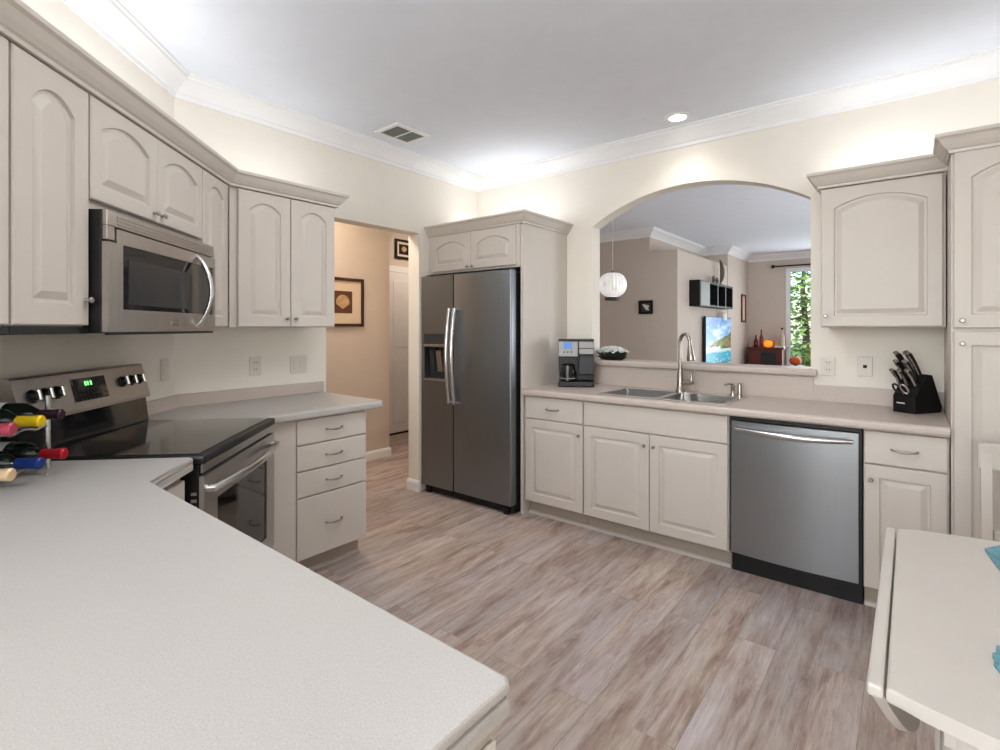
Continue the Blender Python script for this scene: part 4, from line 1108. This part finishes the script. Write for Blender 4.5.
pumpkin('pumpkin_lantern', 'glowing orange pumpkin lantern among the bottles on the sideboard', 'lantern', (1.12, WY-.29, SH), .078, mat('glowing orange', srgb(230, 120, 30), .5, emit=srgb(255, 130, 30), estr=1.1), STEM)
t = thing('glass_jar', 'small amber glass jar right of the glowing pumpkin', 'jar', (1.235, WY-.28, SH))
MB().lathe([(.035, 0), (.045, .01), (.045, .09), (.032, .105), (.034, .12)], 18).build('jar', mat('honey glass', srgb(170, 120, 60), .15), t, True)
t = thing('folded_cloth', 'white folded cloth on the right end of the sideboard', 'cloth', (1.31, WY-.40, SH+.0))
MB().box(-.07, .10, -.05, .05, .0005, .018, .006).build('cloth', WHITEP, t)
MB().box(-.06, .09, -.045, .045, .0182, .032, .006).build('fold', WHITEP, t)
# stool with pumpkin in front of window
t = thing('plant_stand', 'dark wooden stand by the living room window holding a pumpkin', 'stand', (1.63, 6.40, 0))
MB().lathe([(.15, .68), (.15, .705), (.14, .71)], 28).build('top', WOODDK, t, True)
for k in range(3):
    a = 2*PI*k/3; MB().tube([(.11*math.cos(a), .11*math.sin(a), .68), (.15*math.cos(a), .15*math.sin(a), 0)], .014, 8).build('leg', WOODDK, t, True)
pumpkin('pumpkin', 'round orange pumpkin in front of the living room window', 'pumpkin', (1.63, 6.40, .711), .095, mat('orange rind', srgb(214, 92, 34), .5, noise=.2), STEM)
# curtain rod
t = thing('curtain_rod', 'black curtain rod with round end over the living room window', 'curtain rod', (1.2, WY-.09, 2.50))
MB().tube([(0, 0, 0), (2.1, 0, 0)], .014, 10).build('rod', BLACK, t, True)
MB().lathe([(.006, -.075), (.03, -.06), (.036, -.04), (.03, -.02), (.016, -.012), (.02, 0)], 14, axis='x').build('finial', BLACK, t, True)
for x in (.12, 1.95): MB().tube([(x, 0, 0), (x, .088, 0)], .009, 8).build('bracket', BLACK, t, True)

# ------------------------------------------------------------------ garden beyond the living room window
struct(MB().box(-12, 16, 7.4, 40, -.32, -.12).build('ground', mat('lawn', srgb(96, 128, 60), .9, noise=.4, nscale=3)))
BARK = mat('bark', srgb(92, 74, 58), .9, noise=.3, nscale=10)
LEAFS = [mat('leaf green ' + a, c, .6, noise=.35, nscale=6) for a, c in (('light', srgb(176, 200, 110)), ('mid', srgb(130, 170, 86)), ('dark', srgb(60, 96, 52)))]
def tree(x, y, h, r, z0, m, lab, nm='tree', n=1500, lsz=.11, flat=.9):
    t = thing(nm, lab, nm, (x, y, -.12))
    if nm == 'tree':
        MB().tube([(0, 0, 0), (.05, 0, h*.3), (-.04, .03, h*.6), (.03, 0, h*.9)], [.11, .085, .06, .025], 10).build('trunk', BARK, t, True)
    else:
        MB().tube([(0, 0, 0), (.02, .0, h*.5)], [.05, .02], 8).build('stem', BARK, t, True)
    mb = MB()
    for k in range(n):
        v = Vector((random.gauss(0, 1), random.gauss(0, 1), random.gauss(0, 1))).normalized()*random.random()**.45
        c = Vector((v.x*r, v.y*r, z0 + (h-z0)/2*(1+v.z*flat)))
        a, b, g = (random.uniform(0, 6.28) for _ in range(3))
        e1 = Vector((math.cos(a), math.sin(a), .5*math.sin(b))).normalized(); e2 = e1.cross(Vector((math.cos(g), .3, math.sin(g)))).normalized()
        s_ = lsz*random.uniform(.6, 1.2)
        mb.bm.faces.new([mb.bm.verts.new(p) for p in (c-e1*s_, c+e2*s_*.45, c+e1*s_, c-e2*s_*.45)])
    mb.build('crown', m, t)
tree(1.9, 10.2, 1.25, .75, .1, LEAFS[0], 'bright green bush close outside the living room window', 'bush')
tree(.9, 12.5, 4.2, 1.5, .2, LEAFS[1], 'mid green tree outside the living room window')
tree(-2.6, 17.5, 6.2, 2.2, 1.6, LEAFS[2], 'dark green tree far behind the bush outside')
tree(4.0, 15.0, 5.0, 1.6, .4, LEAFS[0], 'pale green tree outside the window, behind the wall cabinet')
